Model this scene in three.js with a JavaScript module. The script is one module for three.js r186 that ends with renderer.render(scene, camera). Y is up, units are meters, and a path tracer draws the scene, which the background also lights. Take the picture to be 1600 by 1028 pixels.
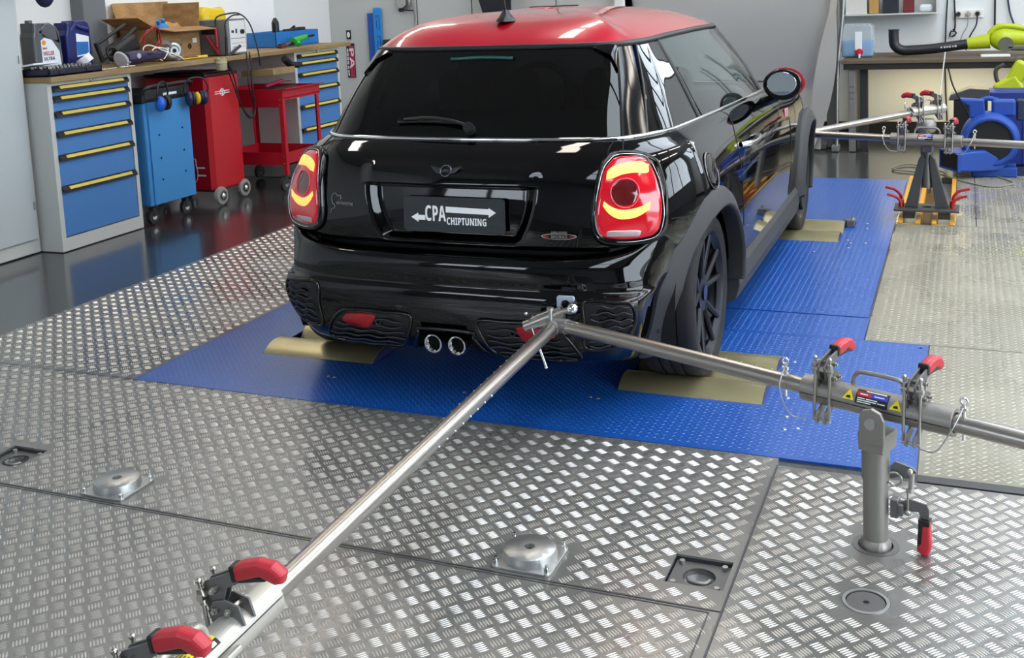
import * as THREE from 'three';
import { RoundedBoxGeometry } from 'three/addons/geometries/RoundedBoxGeometry.js';
import { mergeGeometries, toCreasedNormals } from 'three/addons/utils/BufferGeometryUtils.js';
import { RectAreaLightUniformsLib } from 'three/addons/lights/RectAreaLightUniformsLib.js';
import { FontLoader } from 'three/addons/loaders/FontLoader.js';
import { TextGeometry } from 'three/addons/geometries/TextGeometry.js';

// ---------------------------------------------------------------- camera, sky, lights, exposure
const scene = new THREE.Scene();
const camera = new THREE.PerspectiveCamera(2 * Math.atan(514 / 1696.2556) * 180 / Math.PI, 1600 / 1028, 0.05, 100);
camera.position.set(1.704, 1.4926, 3.9513);
camera.rotation.order = 'YXZ';
camera.rotation.set(-0.1323, 0.3969, -0.0447);
camera.setViewOffset(1600, 1028, -3, 305.4, 1600, 1028);      // the photograph is the lower part of a taller frame
scene.background = new THREE.Color(0.80, 0.90, 1.0);
scene.backgroundIntensity = 9;
const renderer = new THREE.WebGLRenderer({ antialias: true });
renderer.toneMapping = THREE.LinearToneMapping;
renderer.toneMappingExposure = 0.85;
renderer.shadowMap.enabled = true;
RectAreaLightUniformsLib.init();
const LAMP_POWER = 14;                                         // of each ceiling lamp
const LAMPS = [];
for (const x of [-3.2, -0.4, 3.7, 5.4]) for (const z of [-4.6, -2.8, -1.0, 1.4]) if (x > 1 || z < 0) LAMPS.push([x, z]);

// ---------------------------------------------------------------- helpers
const V3 = (x, y, z) => new THREE.Vector3(x, y, z);
let seed = 7;
const rnd = () => { seed = (seed * 1664525 + 1013904223) >>> 0; return seed / 4294967296; };
const rr = (a, b) => a + (b - a) * rnd();
const taken = {};
const numbered = n => { const k = taken[n] = (taken[n] ?? -1) + 1; return k ? n + '_' + String(k).padStart(3, '0') : n; };
const std = (color, roughness = 0.6, metalness = 0, extra = {}) => new THREE.MeshStandardMaterial({ color, roughness, metalness, ...extra });
const phy = (color, roughness, metalness, extra = {}) => new THREE.MeshPhysicalMaterial({ color, roughness, metalness, ...extra });
function mesh(name, geo, mat, parent = scene) {
  const m = new THREE.Mesh(geo, mat);
  m.name = parent === scene ? numbered(name) : name;
  m.castShadow = m.receiveShadow = true;
  parent.add(m);
  return m;
}
function tag(o, label, category, group) { o.userData.label = label; o.userData.category = category; if (group) o.userData.group = group; return o; }
function thing(name, label, category, pos = [0, 0, 0], turn = 0, group) {
  const g = new THREE.Group(); g.name = numbered(name); scene.add(g);
  g.position.set(...pos); g.rotation.y = turn;
  return tag(g, label, category, group);
}
function structure(o) { o.userData.kind = 'structure'; return o; }
const flat = g => { const n = g.index ? g.toNonIndexed() : g; for (const k of Object.keys(n.attributes)) if (!['position', 'normal', 'uv'].includes(k)) n.deleteAttribute(k); if (!n.attributes.uv) n.setAttribute('uv', new THREE.BufferAttribute(new Float32Array(n.attributes.position.count * 2), 2)); return n; };
const merge = list => mergeGeometries(list.map(flat));
const at = (g, x, y, z, rx = 0, ry = 0, rz = 0) => { if (rx) g.rotateX(rx); if (ry) g.rotateY(ry); if (rz) g.rotateZ(rz); return g.translate(x, y, z); };
const box = (w, h, d, r = 0) => r ? new RoundedBoxGeometry(w, h, d, 2, Math.min(r, w / 2.01, h / 2.01, d / 2.01)) : new THREE.BoxGeometry(w, h, d);
const boxAt = (x0, x1, y0, y1, z0, z1, r = 0) => box(x1 - x0, y1 - y0, z1 - z0, r).translate((x0 + x1) / 2, (y0 + y1) / 2, (z0 + z1) / 2);
const cyl = (r, h, n = 24, r2 = r) => new THREE.CylinderGeometry(r2, r, h, n);
const cylX = (r, h, n = 24) => cyl(r, h, n).rotateZ(Math.PI / 2);
const cylZ = (r, h, n = 24) => cyl(r, h, n).rotateX(Math.PI / 2);
function rod(a, b, r, n = 14, r2 = r) {
  const A = V3(...a), B = V3(...b), d = B.clone().sub(A), g = new THREE.CylinderGeometry(r2, r, d.length(), n);
  g.applyQuaternion(new THREE.Quaternion().setFromUnitVectors(V3(0, 1, 0), d.normalize()));
  return g.translate((A.x + B.x) / 2, (A.y + B.y) / 2, (A.z + B.z) / 2);
}
const tube = (pts, r, seg = 40, n = 8, closed = false, tension = 0.5) => new THREE.TubeGeometry(new THREE.CatmullRomCurve3(pts.map(p => V3(...p)), closed, 'catmullrom', tension), seg, r, n, closed);
const lathe = (pts, n = 40) => toCreasedNormals(new THREE.LatheGeometry(pts.map(p => new THREE.Vector2(...p)), n), 0.75);
const torus = (R, r, n = 32, m = 10) => new THREE.TorusGeometry(R, r, m, n);
const shapeOf = (pts, holes = []) => { const s = new THREE.Shape(pts.map(p => new THREE.Vector2(...p))); for (const h of holes) s.holes.push(new THREE.Path(h.map(p => new THREE.Vector2(...p)))); return s; };
const extrude = (pts, depth, bevel = 0, holes = [], seg = 2) => { const g = new THREE.ExtrudeGeometry(shapeOf(pts, holes), { depth: depth - 2 * bevel, bevelEnabled: bevel > 0, bevelSize: bevel, bevelThickness: bevel, bevelSegments: seg, bevelOffset: -bevel, curveSegments: 12 }); return g.translate(0, 0, bevel - depth / 2); };
const roundRect = (w, h, r, n = 6, cx = 0, cy = 0) => { const o = []; for (const [sx, sy, a0] of [[1, 1, 0], [-1, 1, 1], [-1, -1, 2], [1, -1, 3]]) for (let i = 0; i <= n; i++) { const a = (a0 + i / n) * Math.PI / 2; o.push([cx + sx * (w / 2 - r) + r * Math.cos(a), cy + sy * (h / 2 - r) + r * Math.sin(a)]); } return o; };
const ring = (r, n = 32, cx = 0, cy = 0) => Array.from({ length: n }, (_, i) => [cx + r * Math.cos(i / n * 2 * Math.PI), cy + r * Math.sin(i / n * 2 * Math.PI)]);
function canvasTex(w, h, draw, repeat) {
  const c = document.createElement('canvas'); c.width = w; c.height = h; draw(c.getContext('2d'), w, h);
  const t = new THREE.CanvasTexture(c); t.colorSpace = THREE.SRGBColorSpace; t.magFilter = THREE.LinearFilter;
  if (repeat) { t.wrapS = t.wrapT = THREE.RepeatWrapping; t.repeat.set(...repeat); }
  return t;
}
// tiling value noise in [0,1]
function noiseTex(n, layers, lo, hi, srgb = false, stretch = [1, 1]) {
  const data = new Uint8Array(n * n * 4), acc = new Float32Array(n * n);
  let tot = 0;
  for (const [cells, amp] of layers) {
    const cx = Math.max(1, Math.round(cells * stretch[0])), cy = Math.max(1, Math.round(cells * stretch[1])), g = new Float32Array(cx * cy).map(() => rnd());
    tot += amp;
    for (let j = 0; j < n; j++) for (let i = 0; i < n; i++) {
      const u = i / n * cx, v = j / n * cy, a = Math.floor(u), b = Math.floor(v);
      let f = u - a, h = v - b; f = f * f * (3 - 2 * f); h = h * h * (3 - 2 * h);
      const q = (x, y) => g[((y + cy) % cy) * cx + (x + cx) % cx];
      acc[j * n + i] += amp * ((q(a, b) * (1 - f) + q(a + 1, b) * f) * (1 - h) + (q(a, b + 1) * (1 - f) + q(a + 1, b + 1) * f) * h);
    }
  }
  for (let i = 0; i < n * n; i++) {
    const t = Math.min(1, Math.max(0, (acc[i] / tot - 0.5) * 1.9 + 0.5));
    for (let k = 0; k < 3; k++) data[i * 4 + k] = Math.round(Array.isArray(lo) ? lo[k] + (hi[k] - lo[k]) * t : lo + (hi - lo) * t);
    data[i * 4 + 3] = 255;
  }
  const t = new THREE.DataTexture(data, n, n); t.magFilter = THREE.LinearFilter; t.wrapS = t.wrapT = THREE.RepeatWrapping; t.needsUpdate = true;
  if (srgb) t.colorSpace = THREE.SRGBColorSpace;
  return t;
}
const rep = (t, x, y = x) => { const c = t.clone(); c.repeat.set(x, y); c.needsUpdate = true; return c; };
// world metres on x/z (or the two widest axes of a box) as uv
function planarUV(g, ax = 0, ay = 2, s = 1) { const p = g.attributes.position, uv = new Float32Array(p.count * 2); for (let i = 0; i < p.count; i++) { uv[i * 2] = p.getComponent(i, ax) * s; uv[i * 2 + 1] = p.getComponent(i, ay) * s; } g.setAttribute('uv', new THREE.BufferAttribute(uv, 2)); return g; }
const font = { bold: await new FontLoader().loadAsync('fonts/droid/droid_sans_bold.typeface.json'), serif: await new FontLoader().loadAsync('fonts/droid/droid_serif_bold.typeface.json') };
function textGeo(s, size, depth = 0.002, f = 'bold', w = null) { const g = new TextGeometry(s, { font: font[f], size, depth, curveSegments: 3 }); g.computeBoundingBox(); const b = g.boundingBox; g.translate(-(b.min.x + b.max.x) / 2, -(b.min.y + b.max.y) / 2, 0); if (w) g.scale(w / (b.max.x - b.min.x), 1, 1); return g; }

// ---------------------------------------------------------------- shared materials
const T = {
  fine: noiseTex(256, [[16, 1], [48, 0.8], [110, 0.7]], 90, 255),
  blotch: noiseTex(256, [[4, 1], [9, 0.8], [30, 0.5]], 60, 255),
  brushed: noiseTex(256, [[4, 0.6], [128, 1]], 120, 235, false, [0.06, 1]),
};
const M = {
  paint: phy(0x030304, 0.035, 0, { ior: 1.5 }),
  red: phy(0xb80526, 0.3, 0, { clearcoat: 1, clearcoatRoughness: 0.03 }),
  gap: std(0x020202, 0.9),
  cladding: std(0x2b2b2c, 0.62),
  rubber: std(0x121213, 0.78),
  blackGloss: phy(0x050506, 0.12, 0),
  trimBlack: std(0x1b1b1d, 0.45),
  grille: std(0x0b0c10, 0.42),
  chrome: std(0xe9e9e9, 0.07, 1),
  satin: std(0xb9b4ae, 0.28, 1),
  steel: std(0x9b9894, 0.34, 1),
  darkSteel: std(0x6f6e6d, 0.42, 0.6),
  castSteel: std(0x8d8b88, 0.5, 0.75),
  zinc: std(0xb5b6b4, 0.38, 0.95),
  redGrip: std(0xb62633, 0.42),
  blackPlastic: std(0x111114, 0.45),
  white: std(0xdcdcd8, 0.6),
};
// ---------------------------------------------------------------- the hall
const H = 4.4;
M.wall = std(0xd9dbdb, 0.85, 0, { bumpMap: rep(T.fine, 1.5), bumpScale: 0.0006 });
M.wallGrey = std(0xb6b9b8, 0.8);
M.ceil = std(0xb4b6b6, 0.9);
M.wallFar = std(0x85878a, 0.85);
M.frameGrey = std(0x3a3e42, 0.5, 0.3);
M.pane = phy(0xffffff, 0.02, 0, { transmission: 1, thickness: 0, ior: 1.45 });
M.baseDark = std(0x151517, 0.6);
{
  structure(mesh('wall_left', planarUV(boxAt(-4.35, -4.15, 0, H, -6.6, 8), 2, 1), M.wall));
  const wb = structure(new THREE.Group()); wb.name = 'wall_back'; scene.add(wb);
  for (const [a, b] of [[-4.15, -3.175], [-3.165, -2.595], [-2.585, -1.75], [-1.74, -1.1]]) mesh('wall_panel', boxAt(a, b, 0, H, -5.6, -5.4, 0.006), M.wallGrey, wb);
  mesh('backing', boxAt(-4.15, -1.1, 0, H, -5.66, -5.43), M.frameGrey, wb);
  mesh('return_wall', boxAt(-1.3, -1.1, 0, H, -6.45, -5.6), M.wall, wb);
  mesh('rear_wall', planarUV(merge([boxAt(-1.3, 6.8, 0, 2.7, -6.65, -6.45), boxAt(-1.3, 6.8, 4.1, H, -6.65, -6.45), boxAt(-1.3, 2.4, 2.7, 4.1, -6.65, -6.45), boxAt(6.4, 6.8, 2.7, 4.1, -6.65, -6.45)]), 0, 1), M.wall, wb);
  mesh('white_post', boxAt(-1.16, -1.09, 0, 3.2, -5.4, -5.3, 0.004), M.white, wb);
  structure(mesh('baseboard_back', boxAt(-1.1, 6.6, 0, 0.14, -6.45, -6.42), M.baseDark));
  const col = structure(mesh('trim_1', boxAt(-4.15, -4.03, 0, H, -2.22, -2.0, 0.006), std(0x6c7074, 0.55)));
  structure(mesh('trim_2', boxAt(-4.15, -4.13, 0, 3.2, -4.44, -2.3, 0.004), std(0xf1f2f1, 0.55)));
  // right wall with a band of high windows, front wall with the open gate
  structure(mesh('wall_right', merge([boxAt(6.6, 6.8, 0, 1.75, -6.6, 0.6), boxAt(6.6, 6.8, 4.0, H, -6.6, 8), boxAt(6.6, 6.8, 1.75, 4.0, -6.6, -6.2), boxAt(6.6, 6.8, 1.75, 4.0, 0.2, 0.6), boxAt(6.6, 6.8, 3.7, 4.0, 0.6, 8), boxAt(6.6, 6.8, 0, 3.7, 5.8, 8)]), M.wallFar));
  structure(mesh('wall_front', merge([boxAt(-4.35, 6.8, 0, 1.2, 8, 8.2), boxAt(-4.35, 6.8, 3.4, H, 8, 8.2), boxAt(-4.35, -3.9, 1.2, 3.4, 8, 8.2), boxAt(-1.7, 6.8, 1.2, 3.4, 8, 8.2)]), M.wallFar));
  let n = 0;
  const windowAt = (x0, x1, y0, y1, z0, z1, alongZ) => {
    const w = structure(new THREE.Group()); w.name = 'window_' + (++n); scene.add(w);
    const t = 0.05, list = alongZ
      ? [boxAt(x0, x1, y0, y0 + t, z0, z1), boxAt(x0, x1, y1 - t, y1, z0, z1), boxAt(x0, x1, y0, y1, z0, z0 + t), boxAt(x0, x1, y0, y1, z1 - t, z1)]
      : [boxAt(x0, x1, y0, y0 + t, z0, z1), boxAt(x0, x1, y1 - t, y1, z0, z1), boxAt(x0, x0 + t, y0, y1, z0, z1), boxAt(x1 - t, x1, y0, y1, z0, z1)];
    mesh('window_frame', merge(list), M.frameGrey, w);
    mesh('pane', alongZ ? boxAt((x0 + x1) / 2 - 0.003, (x0 + x1) / 2 + 0.003, y0 + t, y1 - t, z0 + t, z1 - t) : boxAt(x0 + t, x1 - t, y0 + t, y1 - t, (z0 + z1) / 2 - 0.003, (z0 + z1) / 2 + 0.003), M.pane, w);
  };
  for (let k = 0; k < 4; k++) windowAt(6.66, 6.74, 1.75, 4.0, -6.2 + k * 1.6, -6.2 + (k + 1) * 1.6, true);
  for (let k = 0; k < 2; k++) windowAt(-3.9 + k * 1.1, -3.9 + (k + 1) * 1.1, 1.2, 3.4, 8.06, 8.14, false);
  for (let k = 0; k < 5; k++) windowAt(2.4 + k * 0.8, 2.4 + (k + 1) * 0.8, 2.7, 4.1, -6.59, -6.51, false);
  // ceiling with a long roof light
  const sky = [[1.5, 3.1]];
  const slabs = [[-4.35, 1.5], [3.1, 6.8]].map(([a, b]) => boxAt(a, b, H, H + 0.2, -6.65, 8.2));
  for (const [a, b] of sky) { slabs.push(boxAt(a, b, H, H + 0.2, -6.65, -5.2), boxAt(a, b, H, H + 0.2, 6.2, 8.2)); for (let k = 1; k < 6; k++) slabs.push(boxAt(a, b, H + 0.05, H + 0.2, -5.2 + k * 1.9 - 0.05, -5.2 + k * 1.9 + 0.05)); }
  structure(mesh('ceiling', merge(slabs), M.ceil));
  for (const [a, b] of sky) for (let k = 0; k < 6; k++) structure(mesh('window_' + (++n), boxAt(a, b, H + 0.1, H + 0.106, -5.2 + k * 1.9 + 0.05, -5.2 + (k + 1) * 1.9 - 0.05), M.pane));
  // yard outside the gate
  structure(mesh('yard_ground', boxAt(6.8, 60, -0.4, -0.02, -30, 40), std(0x77766f, 0.9)));
  // ceiling lamps: a long white trough with a bright diffuser and its light
  const body = merge([boxAt(-0.16, 0.16, 0.03, 0.08, -0.76, 0.76, 0.01)]), dif = boxAt(-0.14, 0.14, 0.018, 0.032, -0.74, 0.74, 0.005);
  const glow = std(0xffffff, 0.6, 0, { emissive: 0xfff6ea, emissiveIntensity: 5 });
  LAMPS.forEach(([x, z], i) => {
    const row = ['left', 'middle left', 'middle right', 'right'][i < 6 ? Math.floor(i / 3) : 2 + Math.floor((i - 6) / 4)], num = ['farthest', 'second', 'third', 'nearest'][i < 6 ? i % 3 : (i - 6) % 4];
    const l = thing('ceiling_lamp', `long white ceiling lamp, ${num} in the ${row} row`, 'ceiling lamp', [x, H - 0.08, z], 0, 'ceiling lamps');
    mesh('lamp_housing', body, M.white, l); mesh('lamp_diffuser', dif, glow, l);
    const a = new THREE.RectAreaLight(0xfff6ea, LAMP_POWER, 0.28, 1.48); a.position.set(x, H - 0.07, z); a.rotation.x = -Math.PI / 2; a.castShadow = true; scene.add(a);
  });
}
// ---------------------------------------------------------------- floor: epoxy, tread plates, blue dyno covers, rollers
M.epoxy = phy(0x333437, 0.2, 0, { clearcoat: 0.45, clearcoatRoughness: 0.12 });
M.plate = std(0x807e7a, 0.52, 0.45, { roughnessMap: rep(T.blotch, 0.9), bumpMap: rep(T.fine, 6), bumpScale: 0.0003 });
M.plateWorn = std(0x9c9788, 0.5, 0.45, { roughnessMap: rep(T.blotch, 0.7) });
M.bars = std(0xcac8c4, 0.32, 0.9);
M.barsWorn = std(0xaaa594, 0.36, 0.6);
M.blueBars = phy(0x205fae, 0.3, 0, { clearcoat: 0.5, clearcoatRoughness: 0.15 });
M.blue = phy(0x0a4898, 0.45, 0, { clearcoat: 0.5, clearcoatRoughness: 0.2 });
M.roller = std(0xb9ae86, 0.36, 0.85);
M.pit = std(0x0d0d10, 0.9);
const ROLLERS = [];
for (const z of [0, -2.495]) for (const s of [-1, 1]) ROLLERS.push([s * 0.788, z]);
{
  const floor = structure(new THREE.Group()); floor.name = 'floor'; scene.add(floor);
  const rectXZ = (x0, x1, z0, z1) => [[x0, -z1], [x1, -z1], [x1, -z0], [x0, -z0]];
  const slab = (pts, holes, y0, y1) => extrude(pts, y1 - y0, 0, holes).rotateX(-Math.PI / 2).translate(0, (y0 + y1) / 2, 0);
  const pits = ROLLERS.map(([x, z]) => rectXZ(x - 0.30, x + 0.30, z - 0.30, z + 0.30));
  const railPit = rectXZ(1.34, 1.655, -4.42, -2.79);
  mesh('epoxy_slab', planarUV(slab(rectXZ(-4.2, 6.7, -6.6, 8.2), [...pits, railPit, rectXZ(1.014, 1.166, 1.324, 1.466), rectXZ(-1.331, -1.179, 1.314, 1.456)], -0.3, -0.006)), M.epoxy, floor);
  mesh('roller_pit', merge(ROLLERS.map(([x, z]) => boxAt(x - 0.32, x + 0.32, -0.36, -0.3, z - 0.32, z + 0.32)).concat([boxAt(1.32, 1.67, -0.1, -0.06, -4.45, -2.76)])), M.pit, floor);
  // five-bar pattern: two patches at right angles per cell
  const bar = (len, wid, h) => { const g = new THREE.PlaneGeometry(len, wid, 5, 4).rotateX(-Math.PI / 2), p = g.attributes.position; for (let i = 0; i < p.count; i++) { const u = p.getX(i) / len * 2, v = p.getZ(i) / wid * 2; const w = Math.sqrt(Math.max(0, 1 - Math.abs(u) ** 3)); p.setZ(i, v * wid / 2 * (0.25 + 0.75 * w)); p.setY(i, h * (1 - v * v) * Math.pow(w, 0.7)); } g.computeVertexNormals(); return g; };
  const five = merge([-2, -1, 0, 1, 2].map(k => bar(0.0275, 0.0054, 0.0013).translate(k * 0.0007, 0, k * 0.0076)));
  const tearWorn = bar(0.021, 0.0066, 0.0011), tear = bar(0.021, 0.0066, 0.0019), P = 0.0604;
  const treads = (parent, geo, mat, inside, [x0, x1, z0, z1], pitch, name) => {
    const list = [], m = new THREE.Matrix4(), q = new THREE.Quaternion(), up = V3(0, 1, 0);
    for (let i = Math.floor((x0 - 0.5689) / pitch * 2); i * pitch / 2 + 0.5689 < x1; i++) for (let j = Math.floor((z0 - 1.7454) / pitch * 2); j * pitch / 2 + 1.7454 < z1; j++) {
      if ((i + j) & 1) continue;
      const x = 0.5689 + i * pitch / 2, z = 1.7454 + j * pitch / 2;
      if (!inside(x, z)) continue;
      q.setFromAxisAngle(up, (i & 1 ? -1 : 1) * Math.PI / 4);
      list.push(m.clone().compose(V3(x, 0, z), q, V3(1, 1, 1)));
    }
    const im = new THREE.InstancedMesh(geo, mat, list.length); list.forEach((a, k) => im.setMatrixAt(k, a));
    im.name = name; im.castShadow = im.receiveShadow = true; im.userData.kind = 'stuff'; parent.add(im);
  };
  const e = 0.014, inR = ([a, b, c, d]) => (x, z) => x > a + e && x < b - e && z > c + e && z < d - e;
  const fittings = [[-0.735, 1.466, 0.09], [0.655, 1.464, 0.09], [1.09, 1.395, 0.085], [-1.255, 1.385, 0.085], [1.497, 1.405, 0.06], [1.499, 1.125, 0.066]];
  const clear = (x, z) => fittings.every(([a, b, r]) => Math.max(Math.abs(x - a), Math.abs(z - b)) > r + 0.012);
  const discHole = (x, z, r) => ring(r, 28, x, -z);
  const pads = [rectXZ(1.015, 1.165, 1.325, 1.465), rectXZ(-1.33, -1.18, 1.315, 1.455)];
  const near = [[-2.44, 1.178, 1.56, 3.3], [-2.44, 1.178, 0.668, 1.554], [-2.44, -1.386, -4.25, 0.664], [1.184, 3.6, 0.72, 3.3]];
  near.forEach((r, k) => {
    const holes = k === 1 ? pads : k === 3 ? [discHole(1.497, 1.405, 0.056), discHole(1.499, 1.125, 0.06)] : [];
    const p = mesh('tread_plate', planarUV(slab(rectXZ(...r), holes, -0.006, 0)), M.plate, floor);
    treads(p, five, M.bars, (x, z) => inR(r)(x, z) && clear(x, z), [Math.max(r[0], -2.44), Math.min(r[1], 2.6), r[2], Math.min(r[3], 2.7)], P, 'tread_bars');
  });
  const far = [[1.585, 3.6, -0.552, 0.664], [1.336, 3.6, -2.785, -0.557], [1.66, 1.772, -4.5, -2.79], [1.777, 3.6, -4.52, -2.79]];
  for (const r of far) {
    const p = mesh('tread_plate', planarUV(slab(rectXZ(...r), [], -0.006, 0)), M.plateWorn, floor);
    treads(p, tearWorn, M.barsWorn, inR(r), [r[0], Math.min(r[1], 2.9), r[2], r[3]], 0.0325, 'tread_bars');
  }
  mesh('joint_strip', boxAt(1.585, 3.6, -0.006, 0.002, 0.668, 0.712, 0.001), std(0x4b4b4b, 0.5, 0.6), floor);
  mesh('hatch_frame', merge([boxAt(-2.44, 1.16, -0.006, 0.0015, 1.5545, 1.5595), boxAt(-2.44, 1.15, -0.006, 0.0012, 1.566, 1.570), boxAt(1.1785, 1.1835, -0.006, 0.0015, 0.72, 3.3), boxAt(1.150, 1.154, -0.006, 0.0012, 1.566, 3.3)]), std(0x56575a, 0.45, 0.8), floor);

  // blue cover plates of the dyno
  const open = ROLLERS.map(([x, z]) => [x - 0.268, x + 0.268, z - 0.25, z + 0.25]);
  const hit = (x, z) => open.every(([a, b, c, d]) => x < a - e || x > b + e || z < c - e || z > d + e);
  const b1 = thing('dyno_bed', 'blue tread plate bed with brass rollers under the rear wheels of the car', 'dynamometer');
  const pts1 = [[-1.383, -0.665], [1.58, -0.665], [1.58, 0.553], [1.33, 0.555], [1.33, 0.855], [-1.383, 0.855]];
  mesh('plate', planarUV(slab(pts1, [...open.slice(0, 2).map(r => rectXZ(...r)), ring(0.009, 12, 1.55, 0.51), ring(0.009, 12, 1.555, -0.63)], -0.006, 0.001)), M.blue, b1);
  treads(b1, tear, M.blueBars, (x, z) => hit(x, z) && (inR([-1.383, 1.58, -0.55, 0.665])(x, z) || inR([-1.383, 1.33, -0.855, -0.54])(x, z)), [-1.4, 1.6, -0.86, 0.67], 0.028, 'tread_bars');
  const b2 = thing('dyno_bed', 'long blue tread plate bed with rollers under the front wheels, beyond the dark joint', 'dynamometer');
  const pocket = [[1.06, 2.6], [1.15, 2.6], [1.15, 2.66], [1.10, 2.72], [1.06, 2.72]].reverse();
  mesh('plate', planarUV(slab(rectXZ(-1.383, 1.325, -4.26, -0.868), open.slice(2).map(r => rectXZ(...r)), -0.006, 0.001)), M.blue, b2);
  treads(b2, tear, M.blueBars, (x, z) => hit(x, z) && inR([-1.383, 1.325, -4.26, -0.868])(x, z) && (x > 0.5 || x < -1.0), [-1.4, 1.33, -4.26, -0.86], 0.028, 'tread_bars');
  // small bolt heads on the blue plates
  const bolt = lathe([[0, 0.003], [0.006, 0.0025], [0.008, 0]], 10);
  for (const [x, z, p] of [[0.45, 0.345, b1], [0.48, 0.352, b1], [-0.62, 0.42, b1], [-0.59, 0.425, b1], [-0.02, 0.43, b1], [1.13, 0.16, b1], [1.15, 0.33, b1], [1.1, -0.22, b1], [1.16, 0.44, b1], [1.2, 0.42, b1], [1.17, -2.75, b2], [1.18, -2.62, b2], [1.10, -2.3, b2], [1.12, -2.24, b2], [1.12, -2.12, b2], [0.95, -2.0, b2], [1.2, -2.25, b2]]) mesh('bolt_head', bolt, M.zinc, p).position.set(x, 0.001, z);

  // two rollers under each wheel
  const body = cylX(0.15, 0.53, 56);
  { const u = body.attributes.uv; for (let i = 0; i < u.count; i++) u.setXY(i, u.getX(i) * 3, u.getY(i)); }
  ROLLERS.forEach(([x, z], i) => { for (const d of [0.15, -0.15]) {
    const g = new THREE.Group(); g.name = 'roller'; g.position.set(x, -0.115, z + d); (i > 1 ? b2 : b1).add(g);
    mesh('drum', body, M.roller, g);
    for (const s of [-1, 1]) mesh('end_disc', cylX(0.146, 0.004, 40).translate(s * 0.266, 0, 0), std(0x2a2f55, 0.5), g);
  } });
  const bp = new THREE.Group(); bp.name = 'bearing_block'; bp.position.set(1.085, 0.001, -2.66); b2.add(bp);
  mesh('block', merge([box(0.05, 0.045, 0.07, 0.006).translate(0, 0.022, 0), cylX(0.018, 0.07, 16).translate(-0.005, 0.03, 0)]), M.darkSteel, bp);
  for (const dz of [-0.02, 0.02]) mesh('bolt_head', cyl(0.007, 0.012, 8).translate(0.01, 0.05, dz), M.chrome, bp);

  // fittings set in the floor
  const disc = (x, z, label) => {
    const t = thing('anchor_socket', label, 'floor anchor', [x, 0, z], 0, 'floor anchors'); t.scale.set(0.79, 0.95, 0.79);
    mesh('base_plate', extrude(roundRect(0.21, 0.20, 0.02), 0.008, 0.0015).rotateX(-Math.PI / 2).translate(0, 0.004, 0), M.zinc, t);
    mesh('cap', lathe([[0.0, 0.022], [0.016, 0.022], [0.018, 0.036], [0.082, 0.036], [0.088, 0.032], [0.092, 0.014], [0.092, 0.008], [0.0, 0.008]], 48), M.zinc, t);
    mesh('centre_hole', cyl(0.016, 0.002, 20).translate(0, 0.0225, 0), M.gap, t);
    for (const [a, b] of [[-1, -1], [1, -1], [-1, 1], [1, 1]]) mesh('bolt', merge([cyl(0.009, 0.012, 6).translate(a * 0.09, 0.014, b * 0.083), cyl(0.005, 0.022, 8).translate(a * 0.09, 0.018, b * 0.083)]), M.chrome, t);
  };
  disc(-0.735, 1.468, 'round zinc anchor cap bolted to the tread plate left of the long bar');
  disc(0.655, 1.466, 'round zinc anchor cap bolted to the tread plate right of the long bar');
  const pad = (x, z, label) => {
    const t = thing('lashing_plate', label, 'floor anchor', [x, -0.006, z], 0, 'recessed lashing plates');
    mesh('tray', extrude(roundRect(0.145, 0.135, 0.004), 0.006, 0, [ring(0.042, 32)]).rotateX(-Math.PI / 2).translate(0, -0.012, 0), M.darkSteel, t);
    mesh('bowl', lathe([[0.044, -0.010], [0.04, -0.024], [0.02, -0.034], [0, -0.036]], 32), M.darkSteel, t);
    mesh('lashing_ring', tube([[-0.028, -0.012, 0.005], [-0.02, -0.01, 0.024], [0.0, -0.009, 0.03], [0.02, -0.01, 0.024], [0.028, -0.012, 0.005]], 0.0055, 24), M.castSteel, t);
    for (const [a, b] of [[-1, -1], [1, -1], [-1, 1], [1, 1]]) mesh('bolt', cyl(0.0075, 0.010, 8).translate(a * 0.056, -0.004, b * 0.052), M.zinc, t);
  };
  pad(1.09, 1.395, 'square recessed lashing plate with a ring, beside the plate joint');
  pad(-1.255, 1.385, 'recessed lashing plate with two bowls at the left edge of the picture');
  const socket = (x, z, label) => { const t = thing('floor_socket', label, 'floor socket', [x, 0, z]); return t; };
  const s1 = socket(1.497, 1.405, 'flush round steel plug with a small centre hole, nearest the camera');
  mesh('rim', lathe([[0.047, -0.001], [0.047, 0.002], [0.055, 0.002], [0.056, -0.006]], 48), M.zinc, s1);
  mesh('plug', lathe([[0, -0.004], [0.007, -0.004], [0.008, -0.0005], [0.044, -0.0005], [0.046, -0.003]], 48), M.darkSteel, s1);
  mesh('centre_hole', cyl(0.007, 0.001, 16).translate(0, -0.003, 0), M.gap, s1);
  const s2 = socket(1.499, 1.125, 'round floor socket with a dark gap around the grey post');
  mesh('rim', lathe([[0.045, -0.05], [0.045, 0.0015], [0.0595, 0.0015], [0.06, -0.006]], 48), M.darkSteel, s2);
}
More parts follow.
